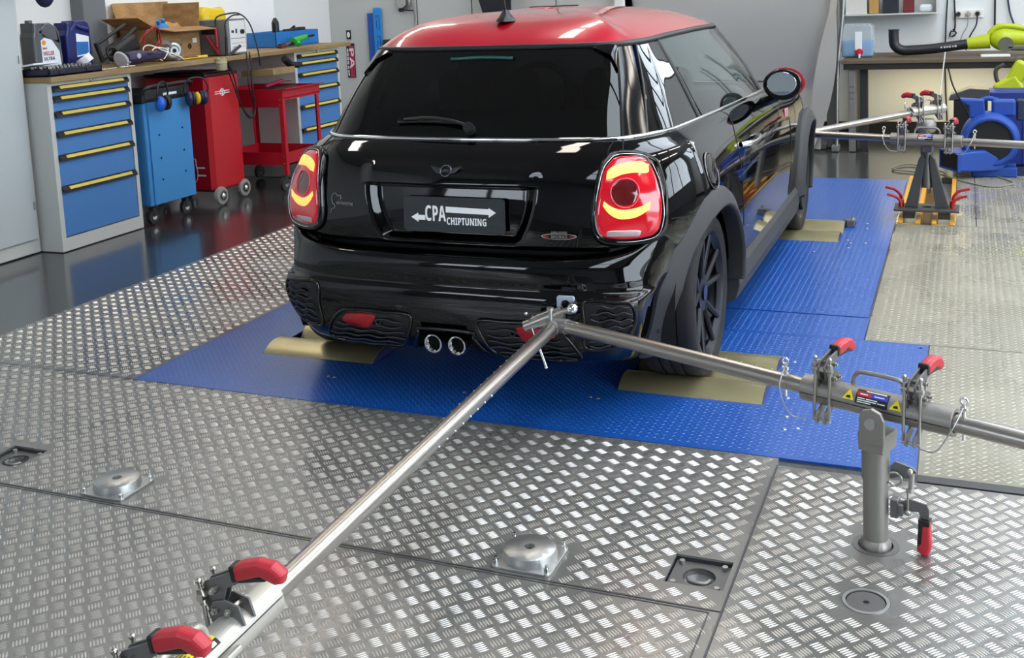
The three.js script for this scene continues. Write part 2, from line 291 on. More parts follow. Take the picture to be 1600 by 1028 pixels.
// ---------------------------------------------------------------- the car: surfaces
// a net of control points, rows from low to high, columns from the middle of the tail along the right side to the middle of the nose
function net(rows, open = false) {
  const nr = rows.length, nc = rows[0].length;
  const P = (r, c) => { if (open && c >= nc) { const q = rows[Math.min(nr - 1, Math.max(0, r))]; return [0, 1, 2].map(k => 2 * q[nc - 1][k] - q[nc - 2][k]); } const s = c < 0 ? -1 : c >= nc ? -1 : 1, cc = c < 0 ? -c : c >= nc ? 2 * nc - 2 - c : c; const p = rows[Math.min(nr - 1, Math.max(0, r))][cc]; return s < 0 ? [-p[0], p[1], p[2]] : p; };
  const w = t => [(-t + 2 * t * t - t * t * t) / 2, (2 - 5 * t * t + 3 * t * t * t) / 2, (t + 4 * t * t - 3 * t * t * t) / 2, (-t * t + t * t * t) / 2];
  const S = (u, v, out = new THREE.Vector3()) => {
    const neg = u < 0; u = Math.abs(u);
    const cu = Math.min(nc - 2, Math.floor(u)), rv = Math.min(nr - 2, Math.max(0, Math.floor(v))), a = w(u - cu), b = w(v - rv);
    let x = 0, y = 0, z = 0;
    for (let j = 0; j < 4; j++) for (let i = 0; i < 4; i++) {
      let p = P(rv - 1 + j, cu - 1 + i);
      if (rv - 1 + j < 0) { const q = P(1, cu - 1 + i), o = P(0, cu - 1 + i); p = [2 * o[0] - q[0], 2 * o[1] - q[1], 2 * o[2] - q[2]]; }
      if (rv - 1 + j > nr - 1) { const q = P(nr - 2, cu - 1 + i), o = P(nr - 1, cu - 1 + i); p = [2 * o[0] - q[0], 2 * o[1] - q[1], 2 * o[2] - q[2]]; }
      const k = a[i] * b[j]; x += p[0] * k; y += p[1] * k; z += p[2] * k;
    }
    return out.set(neg ? -x : x, y, z);
  };
  const N = (u, v) => { const e = 0.01, a = S(u + e, v).sub(S(u - e, v)), b = S(u, v + e).sub(S(u, v - e)); return a.cross(b).normalize().negate().multiplyScalar(-1); };
  return { S, N: (u, v) => { const n = N(u, v); return n; }, nc, nr };
}
const rowOf = (y, xz, yo = {}) => xz.map(([x, z], i) => [x, yo[i] ?? y, z]);
const bodyRows = [
  rowOf(0.33, [[0, .46], [.25, .455], [.43, .44], [.53, .42], [.61, .38], [.68, .32], [.755, .25], [.805, .12], [.825, 0], [.838, -.5], [.845, -1.2], [.845, -1.7], [.84, -2.2], [.81, -2.6], [.70, -2.98], [.42, -3.17], [0, -3.22]]),
  rowOf(0.50, [[0, .50], [.25, .495], [.43, .48], [.545, .455], [.635, .41], [.71, .35], [.775, .27], [.83, .13], [.85, 0], [.858, -.5], [.86, -1.2], [.86, -1.7], [.855, -2.2], [.83, -2.6], [.71, -2.98], [.43, -3.17], [0, -3.22]]),
  rowOf(0.61, [[0, .535], [.25, .532], [.43, .52], [.555, .497], [.65, .45], [.742, .388], [.795, .288], [.838, .13], [.855, 0], [.86, -.5], [.86, -1.2], [.86, -1.7], [.855, -2.2], [.83, -2.6], [.71, -2.98], [.43, -3.17], [0, -3.22]]),
  rowOf(0.74, [[0, .537], [.25, .532], [.43, .516], [.552, .491], [.65, .447], [.742, .385], [.793, .283], [.832, .13], [.848, 0], [.85, -.5], [.852, -1.2], [.852, -1.7], [.85, -2.2], [.82, -2.6], [.70, -2.97], [.42, -3.15], [0, -3.20]]),
  rowOf(0.84, [[0, .517], [.25, .511], [.43, .493], [.545, .466], [.637, .422], [.708, .357], [.763, .265], [.805, .12], [.822, 0], [.828, -.5], [.832, -1.2], [.832, -1.7], [.82, -2.2], [.78, -2.6], [.66, -2.93], [.40, -3.10], [0, -3.15]]),
  rowOf(0.90, [[0, .476], [.25, .469], [.43, .451], [.54, .426], [.622, .387], [.685, .327], [.735, .24], [.775, .11], [.79, 0], [.802, -.5], [.808, -1.2], [.80, -1.7], [.76, -2.2], [.70, -2.55], [.58, -2.85], [.35, -3.0], [0, -3.05]], { 12: .88, 13: .86, 14: .82, 15: .80, 16: .80 }),
  rowOf(0.935, [[0, .427], [.25, .42], [.43, .402], [.535, .377], [.607, .34], [.66, .282], [.70, .20], [.735, .09], [.75, -.02], [.776, -.5], [.787, -1.2], [.775, -1.7], [.70, -2.15], [.62, -2.45], [.48, -2.65], [.28, -2.75], [0, -2.8]], { 10: .93, 11: .92, 12: .90, 13: .885, 14: .87, 15: .87, 16: .87 }),
  rowOf(0.955, [[0, .387], [.25, .381], [.43, .363], [.53, .339], [.594, .302], [.638, .247], [.672, .17], [.70, .07], [.715, -.03], [.752, -.5], [.765, -1.1], [.745, -1.62], [.60, -1.85], [.45, -1.93], [.30, -1.97], [.15, -1.99], [0, -2.0]], { 10: .945, 11: .935, 12: .94, 13: .94, 14: .94, 15: .94, 16: .94 }),
];
const BODY = net(bodyRows);
const roofEdge = rowOf(1.272, [[0, .132], [.2, .126], [.36, .108], [.452, .082], [.504, .046], [.528, 0], [.542, -.06], [.551, -.14], [.557, -.22], [.566, -.55], [.57, -1.0], [.558, -1.36], [.5, -1.48], [.4, -1.53], [.27, -1.56], [.13, -1.575], [0, -1.58]], { 9: 1.277, 10: 1.277, 11: 1.272 });
const midRow = bodyRows[7].map((p, i) => { const q = roofEdge[i]; const n = V3(p[0] + q[0], 0, p[2] + q[2] + 1.4).normalize(); return [(p[0] + q[0]) / 2 + n.x * 0.012 * (p[0] > 0 ? 1 : 0), (p[1] + q[1]) / 2, (p[2] + q[2]) / 2 + n.z * 0.012]; });
const GLASS = net([bodyRows[7], midRow, roofEdge]);
const bumperRows = [
  rowOf(0.185, [[0, .46], [.25, .47], [.43, .47], [.54, .46], [.61, .43], [.64, .395], [.65, .37]]),
  rowOf(0.215, [[0, .545], [.25, .565], [.43, .56], [.565, .53], [.63, .48], [.66, .425], [.672, .385]]),
  rowOf(0.28, [[0, .598], [.25, .602], [.43, .597], [.585, .57], [.668, .515], [.692, .445], [.697, .385]]),
  rowOf(0.36, [[0, .614], [.25, .613], [.43, .608], [.60, .585], [.69, .54], [.713, .46], [.717, .385]]),
  rowOf(0.435, [[0, .612], [.25, .611], [.43, .606], [.60, .585], [.692, .548], [.722, .465], [.733, .385]]),
  rowOf(0.462, [[0, .598], [.25, .595], [.43, .586], [.59, .560], [.684, .51], [.725, .445], [.743, .375]]),
  rowOf(0.50, [[0, .606], [.25, .602], [.43, .590], [.585, .558], [.676, .508], [.732, .43], [.757, .36]]),
  rowOf(0.545, [[0, .604], [.25, .599], [.43, .585], [.575, .552], [.666, .502], [.736, .42], [.774, .33]], { 4: .55, 5: .57, 6: .585 }),
  rowOf(0.568, [[0, .580], [.25, .576], [.43, .562], [.565, .530], [.658, .482], [.735, .405], [.785, .305]], { 3: .575, 4: .587, 5: .625, 6: .645 }),
  rowOf(0.572, [[0, .53], [.25, .525], [.43, .51], [.55, .485], [.645, .44], [.722, .375], [.785, .285]], { 3: .58, 4: .592, 5: .63, 6: .652 }),
];
bumperRows.forEach(r => r.forEach((p, i) => { if (i === 6) p[2] = Math.max(p[2], 0.30); }));
const BUMPER = net(bumperRows, true);
// (u, v) on a surface nearest a given x, y
function locate(F, x, y, u = 3, v = 3) {
  for (let k = 0; k < 40; k++) {
    const p = F.S(u, v), e = 1e-3, a = F.S(u + e, v).sub(p).divideScalar(e), b = F.S(u, v + e).sub(p).divideScalar(e), dx = x - p.x, dy = y - p.y, det = a.x * b.y - b.x * a.y;
    if (Math.abs(det) < 1e-9) break;
    u += 0.7 * (dx * b.y - b.x * dy) / det; v += 0.7 * (a.x * dy - dx * a.y) / det;
    v = Math.min(F.nr - 1, Math.max(0, v));
  }
  return [u, v];
}
function locateYZ(F, y, z, u = 9, v = 3) {
  for (let k = 0; k < 60; k++) {
    const p = F.S(u, v), e = 1e-3, a = F.S(u + e, v).sub(p).divideScalar(e), b = F.S(u, v + e).sub(p).divideScalar(e), dz = z - p.z, dy = y - p.y, det = a.z * b.y - b.z * a.y;
    if (Math.abs(det) < 1e-9) break;
    u += 0.6 * (dz * b.y - b.z * dy) / det; v += 0.6 * (a.z * dy - dz * a.y) / det;
    u = Math.min(F.nc - 1, Math.max(0, u)); v = Math.min(F.nr - 1, Math.max(0, v));
  }
  return [u, v];
}
// ---------------------------------------------------------------- the car: parts
M.tint = phy(0x1a1c1d, 0.02, 0, { transmission: 1, thickness: 0, ior: 1.5 });
M.clearGlass = phy(0xbfd2cf, 0.02, 0, { transmission: 1, thickness: 0, ior: 1.5 });
M.lens = phy(0xc0041c, 0.12, 0, { clearcoat: 1, clearcoatRoughness: 0.02, emissive: 0xd00018, emissiveIntensity: 0.22 });
M.lightBand = std(0xffb060, 0.4, 0, { emissive: 0xffb458, emissiveIntensity: 1.5 });
M.seat = std(0x1d1d1f, 0.8);
M.rim = std(0x26272b, 0.35, 0.8);
function grid(F, u0, u1, nu, v0, v1, nv, disp = null, keep = null) {
  const pos = [], uv = [], idx = [];
  for (let j = 0; j <= nv; j++) for (let i = 0; i <= nu; i++) {
    const u = u0 + (u1 - u0) * i / nu, v = v0 + (v1 - v0) * j / nv, p = F.S(u, v);
    if (disp) { const d = disp(u, v, p); if (d) p.addScaledVector(F.N(u, v), d); }
    pos.push(p.x, p.y, p.z); uv.push(i / nu, j / nv);
  }
  const w = nu + 1;
  for (let j = 0; j < nv; j++) for (let i = 0; i < nu; i++) {
    const a = j * w + i, b = a + 1, c = a + w, d = c + 1;
    if (keep) { const q = (pos[a * 3] + pos[d * 3]) / 2, r = (pos[a * 3 + 1] + pos[d * 3 + 1]) / 2, s = (pos[a * 3 + 2] + pos[d * 3 + 2]) / 2; if (!keep(q, r, s)) continue; }
    idx.push(a, b, d, a, d, c);
  }
  const g = new THREE.BufferGeometry();
  g.setAttribute('position', new THREE.Float32BufferAttribute(pos, 3)); g.setAttribute('uv', new THREE.Float32BufferAttribute(uv, 2)); g.setIndex(idx); g.computeVertexNormals();
  return g;
}
// a raised or sunk patch inside a closed outline of (u, v), heights by rings from the centre to the rim
function patch(F, outline, prof, n = 64, sign = 1) {
  const crv = new THREE.CatmullRomCurve3(outline.map(([u, v]) => V3(u, v, 0)), true, 'catmullrom', 0.5), pts = crv.getPoints(n).slice(0, n);
  let cu = 0, cv = 0; for (const p of pts) { cu += p.x / n; cv += p.y / n; }
  const pos = [], idx = [], uv = [];
  prof.forEach(([t, h]) => pts.forEach(p => { const u = sign * (cu + (p.x - cu) * t), v = cv + (p.y - cv) * t, q = F.S(u, v).addScaledVector(F.N(u, v), h); pos.push(q.x, q.y, q.z); uv.push(0.5 + t * 0.5 * (p.x - cu), 0.5 + t * 0.5 * (p.y - cv)); }));
  for (let k = 0; k < prof.length - 1; k++) for (let i = 0; i < n; i++) { const a = k * n + i, b = k * n + (i + 1) % n, c = a + n, d = b + n; sign > 0 ? idx.push(a, d, b, a, c, d) : idx.push(a, b, d, a, d, c); }
  const g = new THREE.BufferGeometry(); g.setAttribute('position', new THREE.Float32BufferAttribute(pos, 3)); g.setAttribute('uv', new THREE.Float32BufferAttribute(uv, 2)); g.setIndex(idx); g.computeVertexNormals();
  // outward check
  const m = g.attributes.normal; const ref = F.N(sign * cu, cv); let s = 0; for (let i = 0; i < m.count; i++) s += m.getX(i) * ref.x + m.getY(i) * ref.y + m.getZ(i) * ref.z;
  if (s < 0) { const x = g.index.array; for (let i = 0; i < x.length; i += 3) { const t = x[i]; x[i] = x[i + 1]; x[i + 1] = t; } g.computeVertexNormals(); }
  return g;
}
const onSurf = (F, list, h, sign = 1) => list.map(([u, v]) => F.S(sign * u, v).addScaledVector(F.N(sign * u, v), h).toArray());
const line = (F, list, r, h, sign = 1, closed = false, seg = 60) => tube(onSurf(F, list, h, sign), r, seg, 6, closed);
const sstep = (a, b, x) => { const t = Math.min(1, Math.max(0, (x - a) / (b - a))); return t * t * (3 - 2 * t); };
const WY = 0.32, AXLES = [0, -2.495];
const car = thing('hatchback_car', 'glossy black hatchback with a red roof, lit red tail lights and twin centre exhausts', 'car');
{
  const inArch = (x, y, z) => AXLES.some(zc => Math.hypot(z - zc, y - WY) < 0.358) && Math.abs(x) > 0.55;
  const keep = (x, y, z) => !inArch(x, y, z);
  const shell = [];
  for (const s of [1, -1]) { const g = grid(BODY, s * 3.32, s * 16, 330, 0, 7, 84, null, keep); if (s < 0) { const x = g.index.array; for (let i = 0; i < x.length; i += 3) { const t = x[i]; x[i] = x[i + 1]; x[i + 1] = t; } g.computeVertexNormals(); } shell.push(g); }
  mesh('body_shell', merge(shell), M.paint, car);
  // tailgate with its number plate recess and handle ledge
  const gateDisp = (u, v, p) => {
    const x = Math.abs(p.x), y = p.y, dn = Math.max(0, 0.806 - y) / 0.2, w = 0.342 - 0.062 * dn * dn;
    const inX = 1 - sstep(w - 0.05, w, x), inB = sstep(0.596, 0.625, y), inT = 1 - sstep(0.803, 0.809, y);
    const bulge = 0.016 * (1 - sstep(0.30, 0.37, x)) * (1 - sstep(0.845, 0.90, y)) * sstep(0.801, 0.812, y);
    return -0.040 * inX * inB * inT + bulge + (y < 0.60 ? -0.012 * sstep(0.60, 0.578, y) : 0);
  };
  const gate = mesh('tailgate', grid(BODY, -3.28, 3.28, 220, 1.72, 7, 190, gateDisp), M.paint, car);
  mesh('seam', merge([1, -1].map(s => line(BODY, [[3.3, 1.7], [3.3, 2.6], [3.3, 3.6], [3.3, 4.6], [3.3, 5.6], [3.45, 6.4], [3.75, 7]], 0.005, -0.004, s))), M.gap, car);
  mesh('gate_gap', grid(BODY, -3.4, 3.4, 60, 1.2, 1.9, 6, () => -0.02), M.gap, car);
  // bumper; the middle is cut out for the exhausts
  const cut = (x, y) => Math.abs(x) < 0.085 + (0.325 - y) * 0.55 && y < 0.322;
  const bump = mesh('rear_bumper', grid(BUMPER, -6, 6, 240, 0, 9, 130, null, (x, y, z) => !cut(x, y) && !(Math.abs(x) > 0.5 && Math.hypot(z, y - WY) < 0.385)), M.paint, car);
  const edge = []; for (const s of [-1, 1]) { const a = []; for (let y = 0.19; y <= 0.322; y += 0.022) { const q = locate(BUMPER, s * (0.085 + (0.322 - y) * 0.55), y, s * 0.4, 2); a.push(BUMPER.S(...q).toArray()); } edge.push(...(s < 0 ? a : a.reverse())); }
  mesh('exhaust_surround', tube(edge, 0.007, 80, 8), M.blackGloss, car);
  mesh('exhaust_recess', merge([boxAt(-0.24, 0.24, 0.17, 0.42, 0.40, 0.43), boxAt(-0.22, 0.22, 0.33, 0.36, 0.42, 0.58)]), M.gap, car);
  for (const s of [-1, 1]) {
    const e = mesh('exhaust_pipe', lathe([[0.027, -0.12], [0.027, 0.002], [0.029, 0.006], [0.034, 0.005], [0.036, 0.0], [0.036, -0.02], [0.033, -0.05], [0.033, -0.12]], 40).rotateX(Math.PI / 2).translate(s * 0.047, 0.247, 0.605), M.chrome, car);
    mesh('exhaust_bore', cylZ(0.027, 0.004, 28).translate(s * 0.047, 0.247, 0.56), M.gap, e);
  }
  mesh('underbody', merge([boxAt(-0.56, 0.56, 0.17, 0.5, -3.0, 0.40, 0.03), boxAt(-0.80, 0.80, 0.2, 0.36, -2.1, -0.4, 0.02), boxAt(-0.62, 0.62, 0.40, 0.60, -3.1, 0.36)]), M.gap, car);
  const liner = std(0x0a0a0a, 0.95, 0, { side: THREE.DoubleSide });
  for (const zc of AXLES) for (const s of [-1, 1]) mesh('wheel_arch_liner', new THREE.CylinderGeometry(0.37, 0.37, 0.24, 48, 1, true, -0.13 * Math.PI, 1.26 * Math.PI).rotateZ(Math.PI / 2).translate(s * 0.66, WY, zc), liner, car);

  // dark wheel arch flares and sills
  const fz = [[-0.6, .858], [-.3, .857], [0, .848], [.1, .835], [.2, .808], [.3, .770], [.37, .735], [.42, .695], [.5, .64]];
  const fx = z => { for (let i = 1; i < fz.length; i++) if (z <= fz[i][0]) { const t = (z - fz[i - 1][0]) / (fz[i][0] - fz[i - 1][0]); return fz[i - 1][1] + (fz[i][1] - fz[i - 1][1]) * Math.max(0, t); } return 0.64; };
  const flare = (zc, s) => {
    const n = 60, prof = [[0.412, -0.008], [0.408, 0.008], [0.396, 0.022], [0.347, 0.042], [0.338, 0.040], [0.334, 0.026], [0.345, -0.03]], pos = [], idx = [];
    for (let i = 0; i <= n; i++) { const a = (-0.11 + 1.14 * i / n) * Math.PI; for (const [r, o] of prof) { const dz = Math.cos(a) * r * (zc === 0 ? 1 : -1), y = WY + Math.sin(a) * r, x = (zc === 0 ? fx(dz) : 0.853 - 0.05 * sstep(0.1, 0.42, -dz)) - 0.26 * Math.max(0, 0.42 - y) * (zc === 0 && dz > 0 ? 1 : 0.2); pos.push(s * (x + o), y, zc + dz); } }
    const m = prof.length; for (let i = 0; i < n; i++) for (let k = 0; k < m - 1; k++) { const a = i * m + k, b = a + 1, c = a + m, d = c + 1; const f = (s > 0) === (zc === 0); f ? idx.push(a, b, d, a, d, c) : idx.push(a, d, b, a, c, d); }
    const g = new THREE.BufferGeometry(); g.setAttribute('position', new THREE.Float32BufferAttribute(pos, 3)); g.setIndex(idx); g.computeVertexNormals(); return g;
  };
  for (const zc of AXLES) for (const s of [-1, 1]) {
    const f = mesh('wheel_arch_flare', flare(zc, s), M.cladding, car);
    if (zc === 0) mesh('screw_head', lathe([[0, 0.006], [0.009, 0.005], [0.012, 0]], 14).rotateZ(-Math.PI / 2 * s).rotateY(s * -0.5).translate(s * (fx(0.372) - 0.012), 0.285, 0.372), M.trimBlack, f);
  }
  for (const s of [-1, 1]) mesh('sill', extrude([[0.80, 0.17], [0.845, 0.19], [0.862, 0.25], [0.858, 0.315], [0.845, 0.34], [0.80, 0.34]], 1.74, 0.004).scale(s, 1, 1).translate(0, 0, -1.245), M.cladding, car);

  // glasshouse
  mesh('rear_window', grid(GLASS, -3.86, 3.86, 90, 0.02, 1.98, 30), M.tint, car);
  mesh('gate_edge', merge([1, -1].map(s => line(GLASS, [[3.9, 0], [3.9, 1], [3.9, 2]], 0.006, -0.003, s))), M.gap, car);
  const both = (u0, u1, nu, v0, v1, nv) => merge([1, -1].map(s => { const g = grid(GLASS, s * u0, s * u1, nu, v0, v1, nv); if (s < 0) { const x = g.index.array; for (let i = 0; i < x.length; i += 3) { const t = x[i]; x[i] = x[i + 1]; x[i + 1] = t; } g.computeVertexNormals(); } return g; }));
  mesh('rear_pillar_cover', both(3.94, 5.5, 30, 0.02, 1.98, 24), M.blackGloss, car);
  const win = (u0t, u1t) => (name, mat, a0, a1, b0, b1) => mesh(name, merge([1, -1].map(s => { const pos = [], idx = [], nu = 40, nv = 16; for (let j = 0; j <= nv; j++) for (let i = 0; i <= nu; i++) { const t = j / nv, u = (a0 + (b0 - a0) * t) + ((a1 + (b1 - a1) * t) - (a0 + (b0 - a0) * t)) * i / nu, p = GLASS.S(s * u, 0.02 + 1.9 * t); pos.push(p.x, p.y, p.z); } const w = nu + 1; for (let j = 0; j < nv; j++) for (let i = 0; i < nu; i++) { const a = j * w + i, b = a + 1, c = a + w, d = c + 1; s > 0 ? idx.push(a, b, d, a, d, c) : idx.push(a, d, b, a, c, d); } const g = new THREE.BufferGeometry(); g.setAttribute('position', new THREE.Float32BufferAttribute(pos, 3)); g.setIndex(idx); g.computeVertexNormals(); return g; })), mat, car);
  const W = win();
  W('quarter_window', M.tint, 5.53, 8.50, 6.05, 8.28);
  W('door_window', M.clearGlass, 8.64, 10.66, 8.42, 11.0);
  W('windscreen', M.clearGlass, 10.95, 16, 11.35, 16);
  const pillars = merge([1, -1].flatMap(s => [line(GLASS, [[8.57, 0], [8.46, 1], [8.35, 1.95]], 0.014, -0.008, s), line(GLASS, [[10.78, 0], [10.98, 1], [11.18, 1.95]], 0.024, -0.012, s), line(GLASS, [[5.5, 0], [5.78, 1], [6.03, 1.95]], 0.006, -0.003, s)]));
  mesh('window_pillar', pillars, M.trimBlack, car);
  // roof, its edge strip and the spoiler end
  {
    const nu = 240, nt = 60, pos = [], idx = [], zc = -0.62;
    for (let j = 0; j <= nt; j++) for (let i = 0; i <= nu; i++) {
      const s = Math.pow(j / nt, 0.75), u = -16 + 32 * i / nu, E = GLASS.S(u, 2), a = Math.abs(u), rear = 1 - sstep(1.5, 6, a), p = 3.0 + 7.5 * rear, front = sstep(9, 13, a);
      const top = 0.122 * (1 - 0.0 * front);
      const hump = 0.012 * Math.exp(-Math.pow((E.x * s) / 0.16, 2)) * sstep(-0.25, 0.08, zc + (E.z - zc) * s);
      pos.push(E.x * s, E.y + 0.006 + (top - (s < 1 ? 0.045 * rear * s * s : 0.045 * rear)) * (1 - Math.pow(s, p)) - hump, zc + (E.z - zc) * s);
    }
    const w = nu + 1; for (let j = 0; j < nt; j++) for (let i = 0; i < nu; i++) { const a = j * w + i, b = a + 1, c = a + w, d = c + 1; idx.push(a, b, d, a, d, c); }
    const g = new THREE.BufferGeometry(); g.setAttribute('position', new THREE.Float32BufferAttribute(pos, 3)); g.setIndex(idx); g.computeVertexNormals();
    const nrm = g.attributes.normal; if (nrm.getY(Math.floor(nt / 2) * w + 60) < 0) { const x = g.index.array; for (let i = 0; i < x.length; i += 3) { const t = x[i]; x[i] = x[i + 1]; x[i + 1] = t; } g.computeVertexNormals(); }
    const roof = mesh('roof', g, M.red, car);
    const e = []; for (let i = 0; i < 128; i++) { const p = GLASS.S(-16 + 32 * i / 128, 2); e.push([p.x, p.y, p.z]); }
    mesh('roof_edge_strip', tube(e, 0.0115, 360, 8, true), M.trimBlack, car);
    const ant = mesh('antenna', merge([lathe([[0.036, 0], [0.034, 0.008], [0.024, 0.02], [0.013, 0.038], [0.008, 0.045], [0, 0.046]], 24).scale(1, 1, 1.7), rod([0, 0.035, 0], [0, 0.42, 0.12], 0.0055, 10, 0.0028)]), M.trimBlack, roof);
    ant.position.set(0.012, 1.366, -0.055);
  }
  for (const s of [-1, 1]) mesh('spoiler_side_blade', patch(GLASS, [[2.55, 1.93], [3.84, 1.94], [3.86, 1.38], [3.7, 1.52], [3.3, 1.75]], [[0, 0.014], [0.9, 0.013], [1, 0.001]], 48, s), M.blackGloss, car);
  mesh('belt_chrome', merge([1, -1].map(s => line(BODY, Array.from({ length: 30 }, (_, i) => [0.001 + i * 11.3 / 29, 6.93]), 0.0075, 0.002, s, false, 160))), M.chrome, car);
  // wiper, third brake light
  const gl = (x, y, h = 0.018) => { const [u, v] = locate(GLASS, x, y, x * 6, 0.2); return GLASS.S(u, v).addScaledVector(GLASS.N(u, v), h).toArray(); };
  const wp = mesh('rear_wiper', merge([tube([gl(0.03, 0.99, 0.022), gl(-0.04, 1.006, 0.026), gl(-0.14, 1.016, 0.024), gl(-0.25, 1.012, 0.016)], 0.0065, 30), tube([gl(0.0, 1.004, 0.01), gl(-0.14, 1.009, 0.012), gl(-0.28, 1.006, 0.009)], 0.005, 30)]), M.blackPlastic, car);
  const pv = gl(0.03, 0.985, 0.016); mesh('wiper_cap', cylZ(0.02, 0.03, 20).rotateX(-0.6).translate(...pv), M.blackPlastic, wp);
  mesh('third_brake_light', tube([gl(-0.13, 1.232, 0.003), gl(0, 1.236, 0.003), gl(0.13, 1.232, 0.003)], 0.007, 20), phy(0x1c4a42, 0.15, 0), car);

  // tail lights
  const outer = [[3.912, 5.301], [4.67, 5.092], [5.141, 4.756], [5.328, 4.422], [5.36, 3.842], [5.297, 3.305], [5.202, 2.805], [5.152, 2.428], [4.976, 2.142], [4.584, 1.981], [3.916, 1.952], [3.38, 1.988], [3.026, 2.068], [2.83, 2.281], [2.771, 2.639], [2.803, 3], [2.895, 3.618], [3.009, 4.209], [3.138, 4.777], [3.412, 5.213]];
  const lens = [[3.956, 4.967], [4.627, 4.809], [4.892, 4.449], [5.021, 3.89], [5.023, 3.462], [4.973, 2.857], [4.924, 2.573], [4.8, 2.3], [4.502, 2.185], [3.789, 2.152], [3.1, 2.242], [2.942, 2.411], [2.905, 2.654], [2.936, 2.988], [3.06, 3.612], [3.215, 4.303], [3.428, 4.718], [3.571, 4.901]];
  const topArc = [[3.267, 3.858], [3.322, 4.184], [3.574, 4.398], [4.063, 4.521], [4.525, 4.529], [4.763, 4.304], [4.692, 3.989], [4.204, 4.043], [3.789, 4.014], [3.507, 3.906]];
  const botArc = [[3.138, 3.061], [3.301, 2.85], [3.55, 2.713], [3.866, 2.687], [4.196, 2.728], [4.549, 2.884], [4.612, 3.112], [4.323, 2.994], [3.931, 2.93], [3.612, 2.948], [3.36, 3.053], [3.18, 3.192]];
  const rev = [[3.227, 2.30], [3.268, 2.41], [3.7, 2.41], [4.244, 2.39], [4.277, 2.311], [4.185, 2.25], [3.7, 2.26], [3.275, 2.28]];
  // bands as strips between an upper and a lower edge so that they bend with the lamp
  const band = (a, s, h) => { const half = a.length / 2, lo = a.slice(0, half), hi = a.slice(half).reverse(); const n = 40, m = 6, A = new THREE.CatmullRomCurve3(lo.map(([u, v]) => V3(u, v, 0))), B = new THREE.CatmullRomCurve3(hi.map(([u, v]) => V3(u, v, 0))), pos = [], idx = []; for (let i = 0; i <= n; i++) { const p = A.getPoint(i / n), q = B.getPoint(i / n); for (let k = 0; k <= m; k++) { const t = k / m, u = s * (p.x + (q.x - p.x) * t), v = p.y + (q.y - p.y) * t, hh = h + 0.003 * Math.sin(Math.PI * t) * Math.min(1, Math.sin(Math.PI * i / n) * 4), P = BODY.S(u, v).addScaledVector(BODY.N(u, v), hh); pos.push(P.x, P.y, P.z); } } for (let i = 0; i < n; i++) for (let k = 0; k < m; k++) { const x = i * (m + 1) + k; idx.push(x, x + 1, x + m + 2, x, x + m + 2, x + m + 1); } const g = new THREE.BufferGeometry(); g.setAttribute('position', new THREE.Float32BufferAttribute(pos, 3)); g.setIndex(idx); g.computeVertexNormals(); return g; };
  const lensH = 0.020;
  for (const s of [-1, 1]) {
    const t = new THREE.Group(); t.name = 'tail_light'; car.add(t);
    const sc = (a, k) => { let u = 0, v = 0; a.forEach(p => { u += p[0] / a.length; v += p[1] / a.length; }); return a.map(p => [u + (p[0] - u) * k, v + (p[1] - v) * k]); };
    mesh('light_surround', patch(BODY, outer, [[0.6, 0.006], [0.84, 0.012], [0.87, 0.019], [0.92, 0.0225], [0.97, 0.019], [1, 0.008], [1.005, -0.002]], 96, s), M.blackGloss, t);
    mesh('light_chrome_rim', line(BODY, sc(lens, 1.03), 0.0013, 0.0205, s, true, 120), M.chrome, t);
    mesh('light_lens', patch(BODY, lens, [[0, lensH + 0.006], [0.3, lensH + 0.006], [0.6, lensH + 0.005], [0.85, lensH + 0.003], [0.95, lensH], [1.0, lensH - 0.008]], 96, s), M.lens, t);
    mesh('light_band', band([...topArc.slice(0, 6).map(p => p), ...topArc.slice(6), topArc[0]].slice(0, 10), s, lensH + 0.0065), M.lightBand, t);
    mesh('light_band', band(botArc, s, lensH + 0.0065), M.lightBand, t);
    const ell = k => Array.from({ length: 20 }, (_, i) => { const a = i / 20 * 2 * Math.PI; return [3.835 + 0.45 * k * Math.cos(a), 3.42 + 0.44 * k * Math.sin(a)]; });
    mesh('light_bulb_cover', patch(BODY, ell(0.94), [[0, lensH + 0.0068], [0.8, lensH + 0.0068], [1, lensH + 0.0055]], 40, s), phy(0x5a0f12, 0.08, 0, { clearcoat: 1, clearcoatRoughness: 0.02 }), t);
    mesh('light_bulb_ring', line(BODY, ell(1.0), 0.0028, lensH + 0.007, s, true, 60), phy(0xe2324a, 0.15, 0, { clearcoat: 1 }), t);
    mesh('reversing_lens', patch(BODY, rev, [[0, lensH + 0.0062], [0.8, lensH + 0.0062], [1, lensH + 0.003]], 48, s), phy(0xb9a9a9, 0.25, 0.4), t);
  }
  // lower bumper grilles, reflectors, tow eye cover
  const grilleMesh = (poly, s, hex) => {
    const ribs = [], us = poly.map(p => p[0]), vs = poly.map(p => p[1]), u0 = Math.min(...us), u1 = Math.max(...us), v0 = Math.min(...vs), v1 = Math.max(...vs);
    const inside = (u, v) => { let c = false; for (let i = 0, j = poly.length - 1; i < poly.length; j = i++) { const [a, b] = poly[i], [d, e] = poly[j]; if ((b > v) !== (e > v) && u < (d - a) * (v - b) / (e - b) + a) c = !c; } return c; };
    const dv = 0.30, du = 0.26; let row = 0;
    for (let v = v0 + dv / 2; v < v1; v += dv, row++) { let run = []; const flush = () => { if (run.length > 3) ribs.push(tube(onSurf(BUMPER, run, 0.005, s), 0.0034, run.length * 2, 5, false, 0.2)); run = []; };
      for (let u = u0, k = 0; u <= u1; u += du / 2, k++) { const vv = v + ((k + row) % 4 < 2 ? 0.045 : -0.045); if (inside(u, vv)) run.push([u, vv]); else flush(); } flush(); }
    return ribs.length ? merge(ribs) : null;
  };
